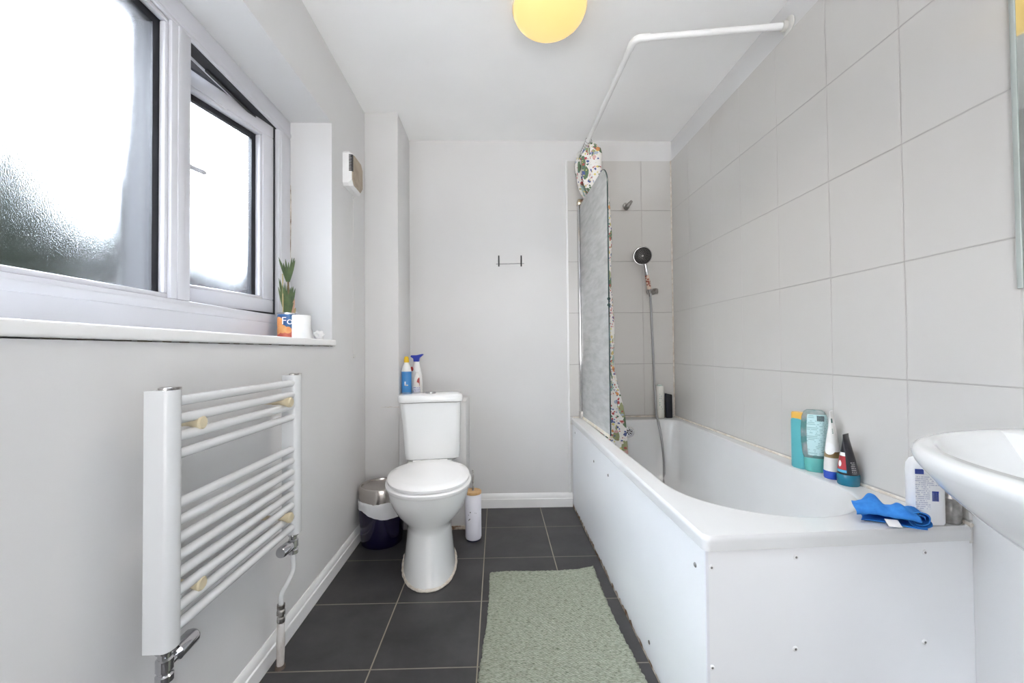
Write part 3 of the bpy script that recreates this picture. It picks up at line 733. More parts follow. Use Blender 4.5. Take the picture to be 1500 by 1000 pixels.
# ------------------------------------------------------------------ shower fittings on the back tiles
TB = D - 0.008
br = thing('shower_bracket', 'chrome wall bracket that holds the hand shower', 'bracket', (0.995, TB, 1.365))
b = B(); lathe(b, [(0, 0), (0.020, 0), (0.020, 0.008), (0.015, 0.014), (0.015, 0.04), (0, 0.04)], (1.006, TB, 1.366), 24, mtx=axis_mtx((0, -1, 0))); tube(b, [(1.020, TB - 0.036, 1.366), (0.960, TB - 0.046, 1.360)], [0.019, 0.017], 18)
mk('bracket_body', b, M['worn_metal'], br)
b = B(); lathe(b, [(0.0175, -0.004), (0.0185, 0.0), (0.0185, 0.004), (0.0175, 0.008)], (0.995, TB - 0.040, 1.3636), 20, mtx=axis_mtx((1, 0.16, 0.1)), caps=(False, False)); mk('grip_ring', b, M['screwhead'], br)
hs = thing('hand_shower', 'round hand shower with black spray face and long grey hose on the tiles', 'shower head', (0.965, TB - 0.05, 1.36))
bp_ = Vector((0.972, TB - 0.048, 1.350)); tp_ = Vector((0.930, TB - 0.088, 1.520))
hd = (tp_ - bp_).normalized()
b = B(); tube(b, [bp_ - hd * 0.02, bp_, bp_ + hd * 0.05, bp_ + hd * 0.11, tp_, tp_ + hd * 0.02], [0.009, 0.011, 0.0125, 0.012, 0.011, 0.010], 16); hn = mk('handle', b, M['chrome'], hs)
def mat_grip():
    m, nt, b = new_mat('patterned_grip')
    t = node(nt, 'ShaderNodeTexCoord'); ck = node(nt, 'ShaderNodeTexVoronoi', Scale=75.0); nt.links.new(t.outputs['Object'], ck.inputs['Vector'])
    r = node(nt, 'ShaderNodeValToRGB'); r.color_ramp.interpolation = 'CONSTANT'; r.color_ramp.elements[0].color = (0.28, 0.06, 0.035, 1); r.color_ramp.elements[1].position = 0.42; r.color_ramp.elements[1].color = (0.66, 0.52, 0.42, 1)
    nt.links.new(ck.outputs['Distance'], r.inputs['Fac']); nt.links.new(r.outputs['Color'], b.inputs['Base Color']); b.inputs['Roughness'].default_value = 0.5
    return m
b = B(); tube(b, [bp_ + hd * 0.028, bp_ + hd * 0.06, bp_ + hd * 0.118], [0.0125, 0.0138, 0.0130], 16); mk('grip_wrap', b, mat_grip(), hn, label='brown and pink patterned grip')
hc = Vector((0.908, TB - 0.100, 1.577)); fd = Vector((-0.22, -1, -0.22)).normalized(); am = axis_mtx(fd)
b = B(); lathe(b, [(0, -0.032), (0.018, -0.030), (0.040, -0.020), (0.054, -0.006), (0.0565, 0.004), (0.053, 0.009), (0.049, 0.009)], hc, 40, mtx=am, caps=(False, False)); hh = mk('shower_head', b, M['chrome'], hs)
b = B(); lathe(b, [(0, 0.009), (0.049, 0.009), (0.052, 0.0095), (0.050, 0.011), (0, 0.0115)], hc, 40, mtx=am); fc = mk('spray_face', b, mat('black_spray_plate', (0.012, 0.011, 0.011), 0.4), hh, label='black spray face')
b = B()
for rr_, nn in ((0.017, 10), (0.026, 16), (0.035, 22), (0.043, 28)):
    for k in range(nn):
        a = 2 * pi * k / nn
        lathe(b, [(0, 0.011), (0.0013, 0.011), (0.001, 0.0132), (0, 0.0132)], hc + am @ Vector((rr_ * cos(a), rr_ * sin(a), 0)), 6, mtx=am)
lathe(b, [(0, 0.0115), (0.006, 0.0115), (0.006, 0.013), (0, 0.0132)], hc, 14, mtx=am)
mk('nozzles', b, mat('grey_nozzles', (0.30, 0.29, 0.28), 0.5), hh)
b = B(); pts = smooth_path([bp_ - hd * 0.018, (0.978, TB - 0.046, 1.28), (0.983, TB - 0.046, 1.10), (0.985, TB - 0.058, 0.90), (0.982, TB - 0.080, 0.72), (0.980, TB - 0.105, 0.60), (0.980, TB - 0.135, 0.545), (0.985, TB - 0.165, 0.45), (0.988, TB - 0.185, 0.34), (0.985, TB - 0.19, 0.24), (0.95, TB - 0.25, 0.197), (0.85, TB - 0.36, 0.188)], 8)
tube(b, pts, 0.0068, 10); mk('hose', b, mat('grey_shower_hose', (0.34, 0.34, 0.345), 0.32, metal=0.6, nscale=40), hs, label='grey flexible hose')
uh = thing('robe_hook', 'small dull chrome hook high on the tiles above the shower head', 'hook', (0.85, TB, 1.92))
b = B(); lathe(b, [(0, 0), (0.020, 0), (0.022, 0.006), (0.018, 0.014), (0, 0.016)], (0.842, TB, 1.922), 20, mtx=axis_mtx((0, -1, 0))); uhp = mk('hook_plate', b, M['worn_metal'], uh)
b = B(); tube(b, smooth_path([(0.838, TB - 0.012, 1.905), (0.842, TB - 0.035, 1.912), (0.854, TB - 0.045, 1.927), (0.864, TB - 0.05, 1.940)]), [0.015] * 7 + [0.012] * 6 + [0.009] * 5 + [0.006], 12); mk('hook_arm', b, mat('darkened_chrome', (0.26, 0.25, 0.24), 0.35, metal=1.0, nscale=30), uh)

# ------------------------------------------------------------------ hook rail on the back wall
hk = thing('towel_hook_rail', 'small wire towel hook with two black upright bars on the back wall', 'towel hook', (0.085, D, 1.56))
for x in (0.016, 0.158):
    b = B(); tube(b, [(x, D - 0.040, 1.528), (x, D - 0.043, 1.56), (x, D - 0.040, 1.597)], [0.0045, 0.005, 0.0045], 10); mk('upright', b, M['black'], hk)
    b = B(); tube(b, [(x, D, 1.545), (x, D - 0.040, 1.545)], 0.0028, 8); mk('standoff', b, M['seat'], hk)
b = B(); tube(b, [(-0.002, D - 0.036, 1.5445), (0.176, D - 0.036, 1.548)], 0.0022, 8); mk('cross_wire', b, M['chrome'], hk)

# ------------------------------------------------------------------ toilet (local frame, front is -y)
TO = Vector((-0.362, 2.253, 0)); TR = rad(8)
tl = thing('toilet', 'white close-coupled toilet standing on the dark tiles', 'toilet', TO, TR)
def egg(hw, yf_, yb, z, n=56, pw=2.25, xc=-0.008, back=0.82):
    """egg shaped ring: front half elliptical, back narrower and squarer"""
    out = []
    ym = yb + (yf_ - yb) * 0.46
    for k in range(n):
        a = 2 * pi * k / n
        c, s = cos(a), sin(a)
        if s < 0:
            x = hw * math.copysign(abs(c) ** (2 / pw), c); y = ym + (yf_ - ym) * abs(s) ** (2 / pw)
        else:
            x = hw * math.copysign(abs(c) ** (2 / 2.6), c); y = ym + (yb - ym) * abs(s) ** (2 / 2.6); x *= 1 - (1 - back) * abs(s) ** 1.5
        out.append((xc + x, y, z))
    return out
def tp(name, b, m, smooth=45, par=None, label=None): return mk(name, b, m, par or tl, local=True, smooth=smooth, label=label)
b = B()
loft(b, [egg(0.121, -0.553, -0.06, 0.0), egg(0.1195, -0.549, -0.06, 0.02), egg(0.112, -0.527, -0.06, 0.08), egg(0.106, -0.505, -0.06, 0.15), egg(0.105, -0.493, -0.06, 0.195), egg(0.109, -0.492, -0.07, 0.214), egg(0.126, -0.507, -0.09, 0.238), egg(0.150, -0.535, -0.11, 0.270), egg(0.168, -0.560, -0.125, 0.308), egg(0.179, -0.578, -0.13, 0.345), egg(0.184, -0.586, -0.135, 0.372), egg(0.184, -0.587, -0.135, 0.386), egg(0.178, -0.580, -0.14, 0.390)])
tp('pan', b, M['ceramic'])
b = B(); box(b, -0.13, 0.11, -0.16, -0.008, 0.30, 0.425, 0.02, 3); tp('pan_shelf', b, M['ceramic'])
b = B(); loft(b, [egg(0.190, -0.600, -0.135, 0.391), egg(0.194, -0.604, -0.135, 0.397), egg(0.194, -0.604, -0.135, 0.407), egg(0.190, -0.600, -0.137, 0.411), egg(0.12, -0.5, -0.2, 0.411)]); tp('seat', b, M['seat'])
b = B(); loft(b, [egg(0.178, -0.588, -0.125, 0.4125, back=0.6), egg(0.186, -0.596, -0.122, 0.416, back=0.6), egg(0.187, -0.597, -0.122, 0.427, back=0.6), egg(0.182, -0.592, -0.124, 0.4325, back=0.6), egg(0.150, -0.545, -0.15, 0.436, back=0.6), egg(0.08, -0.45, -0.22, 0.438), egg(0.02, -0.36, -0.30, 0.4385)]); tp('lid', b, M['seat'])
for x in (-0.075, 0.06):
    b = B(); tube(b, [(x - 0.02, -0.135, 0.424), (x + 0.02, -0.135, 0.424)], 0.010, 12); tp('seat_hinge', b, M['seat'])
def cist(hw, yf_, z, r=0.03, yb=0.0, xc=-0.004):
    pts = rr_poly(xc - hw, xc + hw, yf_, yb, (r, 0.01, 0.01, r), 6)
    return [(x, y - 0.014 * (1 - ((x - xc) / hw) ** 2) * ((yb - y) / (yb - yf_)), z) for x, y in pts]
b = B(); loft(b, [cist(0.128, -0.108, 0.424, xc=0.004), cist(0.141, -0.124, 0.436, xc=0.004), cist(0.144, -0.128, 0.47, xc=0.004), cist(0.150, -0.134, 0.60, xc=0.001), cist(0.157, -0.140, 0.729)]); tp('cistern', b, M['ceramic'], 40)
b = B(); loft(b, [cist(0.157, -0.140, 0.731), cist(0.166, -0.150, 0.733, 0.034), cist(0.168, -0.152, 0.741, 0.035), cist(0.168, -0.152, 0.760, 0.035), cist(0.164, -0.148, 0.768, 0.033), cist(0.150, -0.135, 0.772, 0.03)]); cl = tp('cistern_lid', b, M['ceramic'], 40)
b = B(); lathe(b, [(0, 0), (0.028, 0), (0.028, 0.008), (0.024, 0.0115), (0.0, 0.0115)], (-0.004, -0.078, 0.770), 28); tp('flush_button', b, M['chrome'], 40, cl, 'chrome flush button')
b = B()
pts = [Vector(p) for p in egg(0.1225, -0.556, -0.06, 0.004, 90)]
pts.append(pts[0]); tube(b, pts, [0.005 + 0.003 * random.random() for _ in pts], 7, caps=False); tp('floor_sealant', b, M['sealant'], label='uneven bead of old white sealant')

# ------------------------------------------------------------------ bin
bn = thing('waste_bin', 'navy bin with a chrome lid and white liner in the corner beside the toilet', 'bin', (-0.613, 2.165, 0))
bc = (-0.613, 2.165, 0)
b = B(); lathe(b, [(0, 0.0), (0.098, 0.0), (0.104, 0.006), (0.109, 0.05), (0.113, 0.14), (0.114, 0.23), (0.110, 0.235), (0, 0.235)], bc, 48); mk('bin_body', b, M['navy'], bn)
b = B(); lathe(b, [(0.1145, 0.226), (0.1155, 0.236), (0.1155, 0.290), (0.1135, 0.297), (0.109, 0.300), (0.104, 0.298), (0.100, 0.288), (0.090, 0.288)], bc, 48, caps=(False, False)); bl = mk('bin_lid', b, mat('brushed_steel', (0.62, 0.58, 0.55), 0.2, metal=1.0, nscale=5, stretch=(1, 1, 20)), bn, label='polished steel lid ring')
b = B(); lathe(b, [(0, 0.284), (0.099, 0.289), (0.1, 0.291), (0.06, 0.293), (0, 0.294)], bc, 40, mtx=Matrix.Rotation(rad(0), 3, 'X')); mk('swing_flap', b, mat('brushed_steel_flap', (0.52, 0.48, 0.45), 0.28, metal=1.0, nscale=9), bl)
b = B(); rings = []
for j, (r, z) in enumerate([(0.1150, 0.234), (0.1185, 0.226), (0.1200, 0.212), (0.1195, 0.195), (0.1190, 0.178), (0.1175, 0.163)]):
    ring_ = []
    for k in range(72):
        a = 2 * pi * k / 72
        wob = 0.0022 * sin(9 * a + j * 1.2) + 0.0014 * sin(23 * a - j)
        dz = (0.016 * sin(a * 2 + 0.6) + 0.012 * cos(a + 2.3)) * (j / 5)
        rr_ = min(r + wob, 0.1205)
        ring_.append((bc[0] + rr_ * cos(a), bc[1] + rr_ * sin(a), z + dz + 0.002 * sin(5 * a)))
    rings.append(ring_)
loft(b, rings, (False, False)); o = mk('bin_liner', b, M['liner'], bn, smooth=60, label='white plastic bin liner')

# ------------------------------------------------------------------ toilet brush
tb = thing('toilet_brush', 'slim white toilet brush holder with wooden lid on the right of the toilet', 'toilet brush', (-0.133, 2.168, 0))
tbc = (-0.133, 2.168, 0)
b = B(); lathe(b, [(0, 0.004), (0.034, 0.004), (0.040, 0.008), (0.0425, 0.016), (0.0425, 0.240), (0.041, 0.242), (0, 0.242)], tbc, 36); hb = mk('brush_holder', b, M['brushwhite'], tb)
b = B(); lathe(b, [(0, 0.0), (0.037, 0.0), (0.037, 0.005), (0, 0.005)], tbc, 30); mk('holder_foot', b, mat('dark_blue_foot', (0.02, 0.02, 0.06), 0.5), tb)
b = B(); lathe(b, [(0, 0.242), (0.0435, 0.242), (0.0440, 0.246), (0.0440, 0.252), (0.042, 0.255), (0, 0.255)], tbc, 36); mk('wooden_lid', b, M['wood'], tb)
b = B(); lathe(b, [(0, 0.255), (0.0055, 0.255), (0.0055, 0.360), (0.004, 0.364), (0, 0.364)], tbc, 14); mk('handle', b, M['worn_metal'], tb)
b = B()
for a, z, r in ((-108, 0.155, 0.0035), (-122, 0.140, 0.002), (-112, 0.120, 0.003), (-116, 0.117, 0.0028), (-120, 0.113, 0.0024), (-75, 0.152, 0.0015), (-66, 0.150, 0.0015)):
    p = Vector((tbc[0] + 0.0423 * cos(rad(a)), tbc[1] + 0.0423 * sin(rad(a)), z)); lathe(b, [(0, 0), (r, 0), (r, 0.0008), (0, 0.0009)], p, 8, mtx=axis_mtx((cos(rad(a)), sin(rad(a)), 0)))
mk('leaf_print', b, mat('grey_print', (0.20, 0.20, 0.22), 0.5), hb)

# ------------------------------------------------------------------ bottle helpers
def bottle(name, label, cat, c, prof, m, sx=1, sy=1, rz=0.0, n=32, group=None, part='bottle_body'):
    t = thing(name, label, cat, c, 0, group); b = B(); lathe(b, prof, c, n, sx, sy, rz); o = mk(part, b, m, t, smooth=45); return t, o
def patch(name, par, c, prof, a0, a1, m, sx=1, sy=1, rz=0.0, n=14, grow=0.0006, label=None):
    """label wrapped on the bottle between two angles"""
    rows = []
    for r, z in prof:
        row = []
        for k in range(n + 1):
            a = rad(a0 + (a1 - a0) * k / n); x, y = (r * sx + grow) * cos(a), (r * sy + grow) * sin(a)
            row.append(Vector((c[0] + x * cos(rz) - y * sin(rz), c[1] + x * sin(rz) + y * cos(rz), c[2] + z)))
        rows.append(row)
    b = B(); loft(b, rows, (False, False), closed=False)
    return mk(name, b, m, par, smooth=60, label=label)

# toilet cleaner, spray and small bottle on the low boxing behind the cistern
LZ = 0.713
c = (-0.5195, 2.336, LZ)
t, o = bottle('toilet_cleaner', 'blue labelled toilet cleaner bottle with yellow cap behind the cistern', 'bottle', c, [(0, 0), (0.026, 0), (0.028, 0.004), (0.028, 0.150), (0.0275, 0.175), (0.022, 0.198), (0.0135, 0.212), (0.012, 0.222), (0, 0.222)], mat('white_bottle_plastic', (0.80, 0.80, 0.80), 0.3), 0.98, 0.8)
patch('bottle_label', t, c, [(0.028, 0.008), (0.028, 0.168)], 0, 360, mat('mid_blue_label', (0.055, 0.27, 0.62), 0.35, col2=(0.05, 0.23, 0.55), nscale=15), 0.98, 0.8, n=40, label='blue label')
b = B(); x0, y0, z0 = c[0] - 0.006, c[1] - 0.0245, c[2] + 0.088
box(b, x0, x0 + 0.006, y0, y0 + 0.0012, z0, z0 + 0.024); box(b, x0, x0 + 0.020, y0, y0 + 0.0012, z0, z0 + 0.006); mk('label_mark', b, M['seat'], t)
b = B(); lathe(b, [(0, 0.220), (0.0145, 0.220), (0.0150, 0.226), (0.0130, 0.246), (0.009, 0.254), (0, 0.255)], c, 20); mk('cap', b, mat('yellow_cap', (0.80, 0.52, 0.02), 0.35), t, label='yellow cap')

c = (-0.478, 2.420, LZ)
t, o = bottle('spray_bottle', 'white spray bottle with dark blue trigger head behind the cistern', 'bottle', c, [(0, 0), (0.030, 0), (0.033, 0.004), (0.033, 0.100), (0.030, 0.145), (0.022, 0.185), (0.0155, 0.215), (0.0145, 0.228), (0, 0.228)], M['seat'], 1.05, 0.8)
b = B(); prof = [(-0.016, 0), (-0.018, 0.018), (-0.034, 0.030), (-0.030, 0.038), (0.0, 0.038), (0.038, 0.046), (0.040, 0.040), (0.020, 0.022), (0.015, 0)]
loft(b, [[(c[0] + x, c[1] - 0.013 + 0.026 * s, c[2] + 0.222 + z) for x, z in prof] for s in (0, 1)]); mk('trigger_head', b, mat('cobalt_blue_plastic', (0.012, 0.035, 0.36), 0.3), t, smooth=25, label='dark blue trigger')
rdm = mat('red_print', (0.42, 0.04, 0.04), 0.4)
b = B(); lathe(b, [(0, 0), (0.014, 0), (0.013, 0.0015), (0, 0.0015)], (c[0] - 0.024, c[1] - 0.0185, c[2] + 0.180), 16, 0.7, 1, mtx=axis_mtx((-0.45, -1, 0.2))); mk('red_emblem', b, rdm, t)
c = (-0.461, 2.345, LZ)
t, o = bottle('cleaner_bottle', 'small white bottle with a red flame mark in front of the blue spray bottle', 'bottle', c, [(0, 0), (0.024, 0), (0.026, 0.004), (0.026, 0.100), (0.021, 0.128), (0.013, 0.146), (0.012, 0.152), (0.0125, 0.154), (0.0125, 0.166), (0, 0.167)], mat('translucent_white_plastic', (0.78, 0.76, 0.74), 0.3), 1, 0.85)
b = B(); pr = [(-0.008, 0.004), (-0.004, 0.020), (0.004, 0.030), (0.008, 0.026), (0.008, -0.022), (0.004, -0.002)]
loft(b, [[(c[0] + 0.010 + x, c[1] - 0.0215 - 0.001 * s + 0.25 * max(0, x), c[2] + 0.104 + z) for x, z in pr] for s in (0, 1)]); mk('flame_mark', b, rdm, t, smooth=0, label='red flame mark')
patch('bottle_label', t, c, [(0.026, 0.045), (0.026, 0.080)], -150, -40, print_mat('pale_printed_label', (0.70, 0.70, 0.76), (0.20, 0.22, 0.50), 160, 60), 1, 0.85)

# toiletries on the back corner of the bath
c = (1.026, 2.545, BZ)
def flat_bottle(name, label, cat, c, w, d, h, m, rz=0.0, neck=None, top=0.0, r=0.012):
    t = thing(name, label, cat, c); b = B(); mt = Matrix.Translation(c) @ Matrix.Rotation(rz, 4, 'Z')
    def ring_(w_, d_, z): return [mt @ Vector((x, y, z + top * x)) for x, y in rr_poly(-w_ / 2, w_ / 2, -d_ / 2, d_ / 2, (min(r, d_ * 0.48),) * 4, 5)]
    tz = lambda z: z
    rings = [ring_(w * 0.93, d * 0.86, 0.0)[:], ring_(w, d, 0.004), ring_(w, d, h * 0.96), ring_(w * 0.95, d * 0.85, h)]
    if abs(top) > 0:
        rings[0] = [Vector((p.x, p.y, c[2])) for p in rings[0]]; rings[1] = [Vector((p.x, p.y, c[2] + 0.004)) for p in rings[1]]
    loft(b, rings); o = mk('bottle_body', b, m, t, smooth=45); return t, o, mt
t, o, mt = flat_bottle('shampoo_bottle', 'tall white printed shampoo bottle in the far corner of the bath rim', 'bottle', c, 0.052, 0.034, 0.200, mat('cream_white_plastic', (0.76, 0.75, 0.70), 0.35), 0.35)
b = B(); lathe(b, [(0, 0.199), (0.014, 0.199), (0.014, 0.208), (0, 0.209)], c, 16); mk('cap', b, mat('pale_green_cap', (0.55, 0.66, 0.60), 0.4), t)
b = B(); box(b, -0.020, 0.012, -0.0178, -0.0170, 0.050, 0.160); b.transform(mt); mk('label_print', b, print_mat('grey_green_printed_front', (0.76, 0.75, 0.70), (0.30, 0.42, 0.38), 75, 30, 0.42), t)
c = (1.080, 2.540, BZ)
t, o, mt = flat_bottle('conditioner_bottle', 'black slant-topped bottle beside the white bottle in the far bath corner', 'bottle', c, 0.040, 0.030, 0.150, mat('blue_black_plastic', (0.006, 0.008, 0.016), 0.3), 0.0, top=-0.22, r=0.006)

# four toiletries leaning along the right wall rim
c = (1.092, 1.446, BZ)
teal = mat('teal_plastic', (0.10, 0.42, 0.47), 0.28, col2=(0.12, 0.46, 0.50), nscale=8)
t, o, mt = flat_bottle('shower_gel', 'teal shower gel bottle with an orange top on the bath rim, nearest the shower', 'bottle', c, 0.034, 0.056, 0.178, teal, rad(12), r=0.014)
b = B(); pts = [rr_poly(-0.0155, 0.0155, -0.026, 0.026, (0.012,) * 4, 5)] * 2
loft(b, [[mt @ Vector((x * s, y * s, z)) for x, y in pts[0]] for s, z in ((1, 0.176), (1, 0.196), (0.9, 0.200))]); mk('cap', b, mat('amber_cap', (0.72, 0.42, 0.08), 0.35), t, label='orange cap')
# clear bottle upside down on its teal cap
c = (1.111, 1.402, BZ)
def mat_clear():
    m, nt, b = new_mat('hazy_clear_plastic')
    b.inputs['Base Color'].default_value = (0.62, 0.72, 0.72, 1); b.inputs['Roughness'].default_value = 0.2
    b.inputs['Transmission Weight'].default_value = 0.55; b.inputs['IOR'].default_value = 1.2
    t = node(nt, 'ShaderNodeTexCoord'); n = node(nt, 'ShaderNodeTexNoise', Scale=24.0, Detail=3.0); nt.links.new(t.outputs['Object'], n.inputs['Vector'])
    r = node(nt, 'ShaderNodeValToRGB'); r.color_ramp.elements[0].position = 0.4; r.color_ramp.elements[1].position = 0.62; r.color_ramp.elements[0].color = (0.22, 0.48, 0.48, 1); r.color_ramp.elements[1].color = (0.66, 0.70, 0.70, 1)
    nt.links.new(n.outputs['Fac'], r.inputs['Fac']); nt.links.new(r.outputs['Color'], b.inputs['Base Color'])
    return m
t = thing('body_wash', 'clear bottle with pale blue printed label and teal cap, second along the bath rim', 'bottle', c)
RZc = rad(-35)
b = B(); lathe(b, [(0, 0.045), (0.031, 0.045), (0.035, 0.06), (0.0385, 0.10), (0.039, 0.15), (0.036, 0.19), (0.030, 0.208), (0.022, 0.214), (0, 0.2145)], c, 32, 1.0, 0.6, RZc); mk('bottle_body', b, mat_clear(), t, smooth=50)
b = B(); lathe(b, [(0, 0.0), (0.025, 0.0), (0.029, 0.003), (0.032, 0.046), (0.030, 0.048), (0, 0.048)], c, 32, 1.0, 0.66, RZc); mk('cap', b, mat('green_teal_cap', (0.12, 0.45, 0.42), 0.2, coat=0.3), t, label='glossy teal cap')
patch('bottle_label', t, c, [(0.034, 0.058), (0.0385, 0.10), (0.039, 0.15), (0.036, 0.19), (0.033, 0.20)], -125, -5, print_mat('pale_blue_printed_label', (0.48, 0.68, 0.70), (0.28, 0.46, 0.48), 170, 90, 0.5), 1.0, 0.6, RZc, grow=0.001, label='pale blue printed label')
b = B()
for i in range(7):
    a = rad(-78 + i * 5.2); x, y = 0.0376 * cos(a), (0.0376 * 0.6 + 0.002) * sin(a)
    p = Vector((c[0] + x * cos(RZc) - y * sin(RZc), c[1] + x * sin(RZc) + y * cos(RZc), c[2] + 0.178)); box(b, p.x - 0.0009, p.x + 0.0009, p.y - 0.0005, p.y + 0.0009, p.z, p.z + 0.018)
mk('barcode', b, mat('grey_ink', (0.12, 0.16, 0.18), 0.5), t)
# tubes standing on their caps
def tube_pack(name, label, c, w, d, h, hcap, m, mcap, rz, lean=0.0):
    t = thing(name, label, 'tube', c); mt = Matrix.Translation(c) @ Matrix.Rotation(rz, 4, 'Z') @ Matrix.Rotation(lean, 4, 'X')
    def el(rx, ry, z, n=28): return [mt @ Vector((rx * cos(2 * pi * k / n), ry * sin(2 * pi * k / n), z)) for k in range(n)]
    b = B(); loft(b, [el(w * 0.46, d * 0.46, 0), el(w * 0.49, d * 0.49, 0.003), el(w / 2, d / 2, hcap - 0.002), el(w * 0.47, d * 0.47, hcap)]); mk('cap', b, mcap, t, smooth=45)
    return t, mt, el
white = mat('white_tube_plastic', (0.80, 0.79, 0.77), 0.3)
def at_ang(t_deg, z, grow=0.0):
    rx, ry = sec(z); return Vector(((rx + grow) * cos(rad(t_deg)) + shear(z), (ry + grow) * sin(rad(t_deg)), z))
def strip(z0, z1, a0, a1, m, nm, label=None, par=None, n=10):
    rows = [[mt @ at_ang(a0 + (a1 - a0) * i / n, z0 + (z1 - z0) * k / 8, 0.0007) for i in range(n + 1)] for k in range(9)]
    b = B(); loft(b, rows, (False, False), closed=False); return mk(nm, b, m, par or t, smooth=60, label=label)
def oval(zc, ac, rz_, ra, m, nm, par=None, grow=0.0012):
    """a small oval motif following the tube"""
    rows = []
    for i in range(1, 7):
        rows.append([mt @ at_ang(ac + ra * i / 6 * cos(2 * pi * k / 20), zc + rz_ * i / 6 * sin(2 * pi * k / 20), grow) for k in range(20)])
    b = B(); loft(b, rows, (True, False)); return mk(nm, b, m, par or t, smooth=60)
def body(z0, z1, m, nm, n=12, grow=0.0, label=None, caps=(True, True)):
    rings = [[mt @ at_ang(360 * k / 32, z0 + (z1 - z0) * j / n, grow) for k in range(32)] for j in range(n + 1)]
    b = B(); loft(b, rings, caps); return mk(nm, b, m, t, smooth=50, label=label)

c = (1.110, 1.326, BZ)
wT, dT, hT, hC = 0.054, 0.050, 0.222, 0.026
RT = 35; AC = -130.5 - RT
t, mt, el = tube_pack('hair_removal_tube', 'tall white tube with bronze band standing on a blue cap, third along the bath rim', c, wT, dT, hT, hC, white, mat('royal_blue_cap', (0.01, 0.06, 0.42), 0.25), rad(RT))
def sec(z):
    f = max(0, (z - hC) / (hT - hC)); return (wT / 2) * (0.96 - 0.35 * f), (dT / 2) * max(0.06, 0.96 * (1 - f ** 1.5))
def shear(z): return 0.0
body(hC, hT, white, 'tube_body')
body(0.070, 0.090, mat('bronze_band', (0.24, 0.15, 0.06), 0.3, col2=(0.34, 0.24, 0.12), nscale=30), 'band', 3, 0.0005, 'bronze band', (False, False))
oval(0.100, AC - 22, 0.020, 48, M['seat'], 'round_motif')
dg = mat('dark_green_print', (0.05, 0.15, 0.12), 0.5)
strip(0.184, 0.198, AC + 10, AC + 40, dg, 'leaf_print'); strip(0.148, 0.165, AC + 12, AC + 26, print_mat('green_tube_print', (0.80, 0.79, 0.77), (0.10, 0.22, 0.18), 160, 60, 0.6), 'tube_print')

c = (1.106, 1.262, BZ)
wT, dT, hT, hC = 0.062, 0.058, 0.160, 0.034
RT = 28; AC = -130.5 - RT
t, mt, el = tube_pack('face_wash_tube', 'short black tube with red label on a dark teal cap, on the bath rim', c, wT, dT, hT, hC, None, mat('dark_teal_cap', (0.01, 0.16, 0.26), 0.25), rad(RT))
def sec(z):
    f = max(0, (z - hC) / (hT - hC)); return (wT / 2) * (0.94 - 0.30 * f), (dT / 2) * max(0.05, 0.94 * (1 - f ** 1.25))
def shear(z): return -0.012 * max(0, (z - hC) / (hT - hC))
body(hC, hT, mat('black_tube_plastic', (0.020, 0.021, 0.028), 0.3), 'tube_body')
lb = strip(0.050, 0.092, AC - 78, AC - 6, mat('crimson_label', (0.46, 0.05, 0.06), 0.35), 'front_label', 'red label')
strip(0.093, 0.104, AC - 78, AC - 6, M['seat'], 'white_band'); strip(0.041, 0.049, AC - 78, AC - 6, mat('sky_blue_band', (0.12, 0.48, 0.72), 0.35), 'blue_band')
strip(0.040, 0.076, AC + 22, AC + 52, print_mat('silver_print', (0.03, 0.03, 0.035), (0.35, 0.35, 0.36), 180, 80, 0.6), 'side_print')
oval(0.068, AC - 48, 0.010, 13, M['seat'], 'white_motif', lb, 0.0014)

# ------------------------------------------------------------------ near corner of the bath rim: bottle, jar, cloth
c = (1.054, 0.984, BZ)
t = thing('lotion_bottle', 'white lotion bottle with blue printing behind the blue cloth on the bath corner', 'bottle', c); RZc = rad(-14)
pr = [(0, 0), (0.032, 0), (0.0345, 0.005), (0.0345, 0.124), (0.033, 0.142), (0.027, 0.154), (0.016, 0.160), (0.012, 0.163), (0.012, 0.174), (0, 0.174)]
b = B()
sup = lambda r, z, n=40: [Vector((c[0], c[1], c[2] + z)) + Matrix.Rotation(RZc, 3, 'Z') @ Vector((r * math.copysign(abs(cos(2 * pi * k / n)) ** 0.6, cos(2 * pi * k / n)), 0.62 * r * math.copysign(abs(sin(2 * pi * k / n)) ** 0.6, sin(2 * pi * k / n)), 0)) for k in range(n)]
loft(b, [sup(max(r, 0.0008), z) for r, z in pr]); mk('bottle_body', b, mat('white_lotion_plastic', (0.80, 0.80, 0.81), 0.28), t, smooth=45)
def flat_on(b, x0, x1, z0, z1, yy=-0.0220): 
    q = B(); box(q, x0, x1, yy, yy + 0.0012, z0, z1); q.transform(Matrix.Translation(c) @ Matrix.Rotation(RZc, 4, 'Z')); merge(b, q)
navy = mat('navy_print', (0.03, 0.06, 0.30), 0.4)
b = B(); flat_on(b, -0.0325, -0.015, 0.122, 0.134); mk('maker_patch', b, navy, t)
b = B()
for k in range(8): flat_on(b, 0.001 + 0.0017 * k, 0.0020 + 0.0017 * k, 0.058, 0.080)
flat_on(b, 0.001, 0.0142, 0.079, 0.082)
mk('barcode', b, navy, t)
b = B(); flat_on(b, -0.0325, -0.003, 0.036, 0.118, -0.0218); flat_on(b, -0.003, 0.016, 0.095, 0.118, -0.0218); mk('small_print', b, print_mat('grey_small_print', (0.80, 0.80, 0.81), (0.50, 0.51, 0.60), 210, 120, 0.55), t)

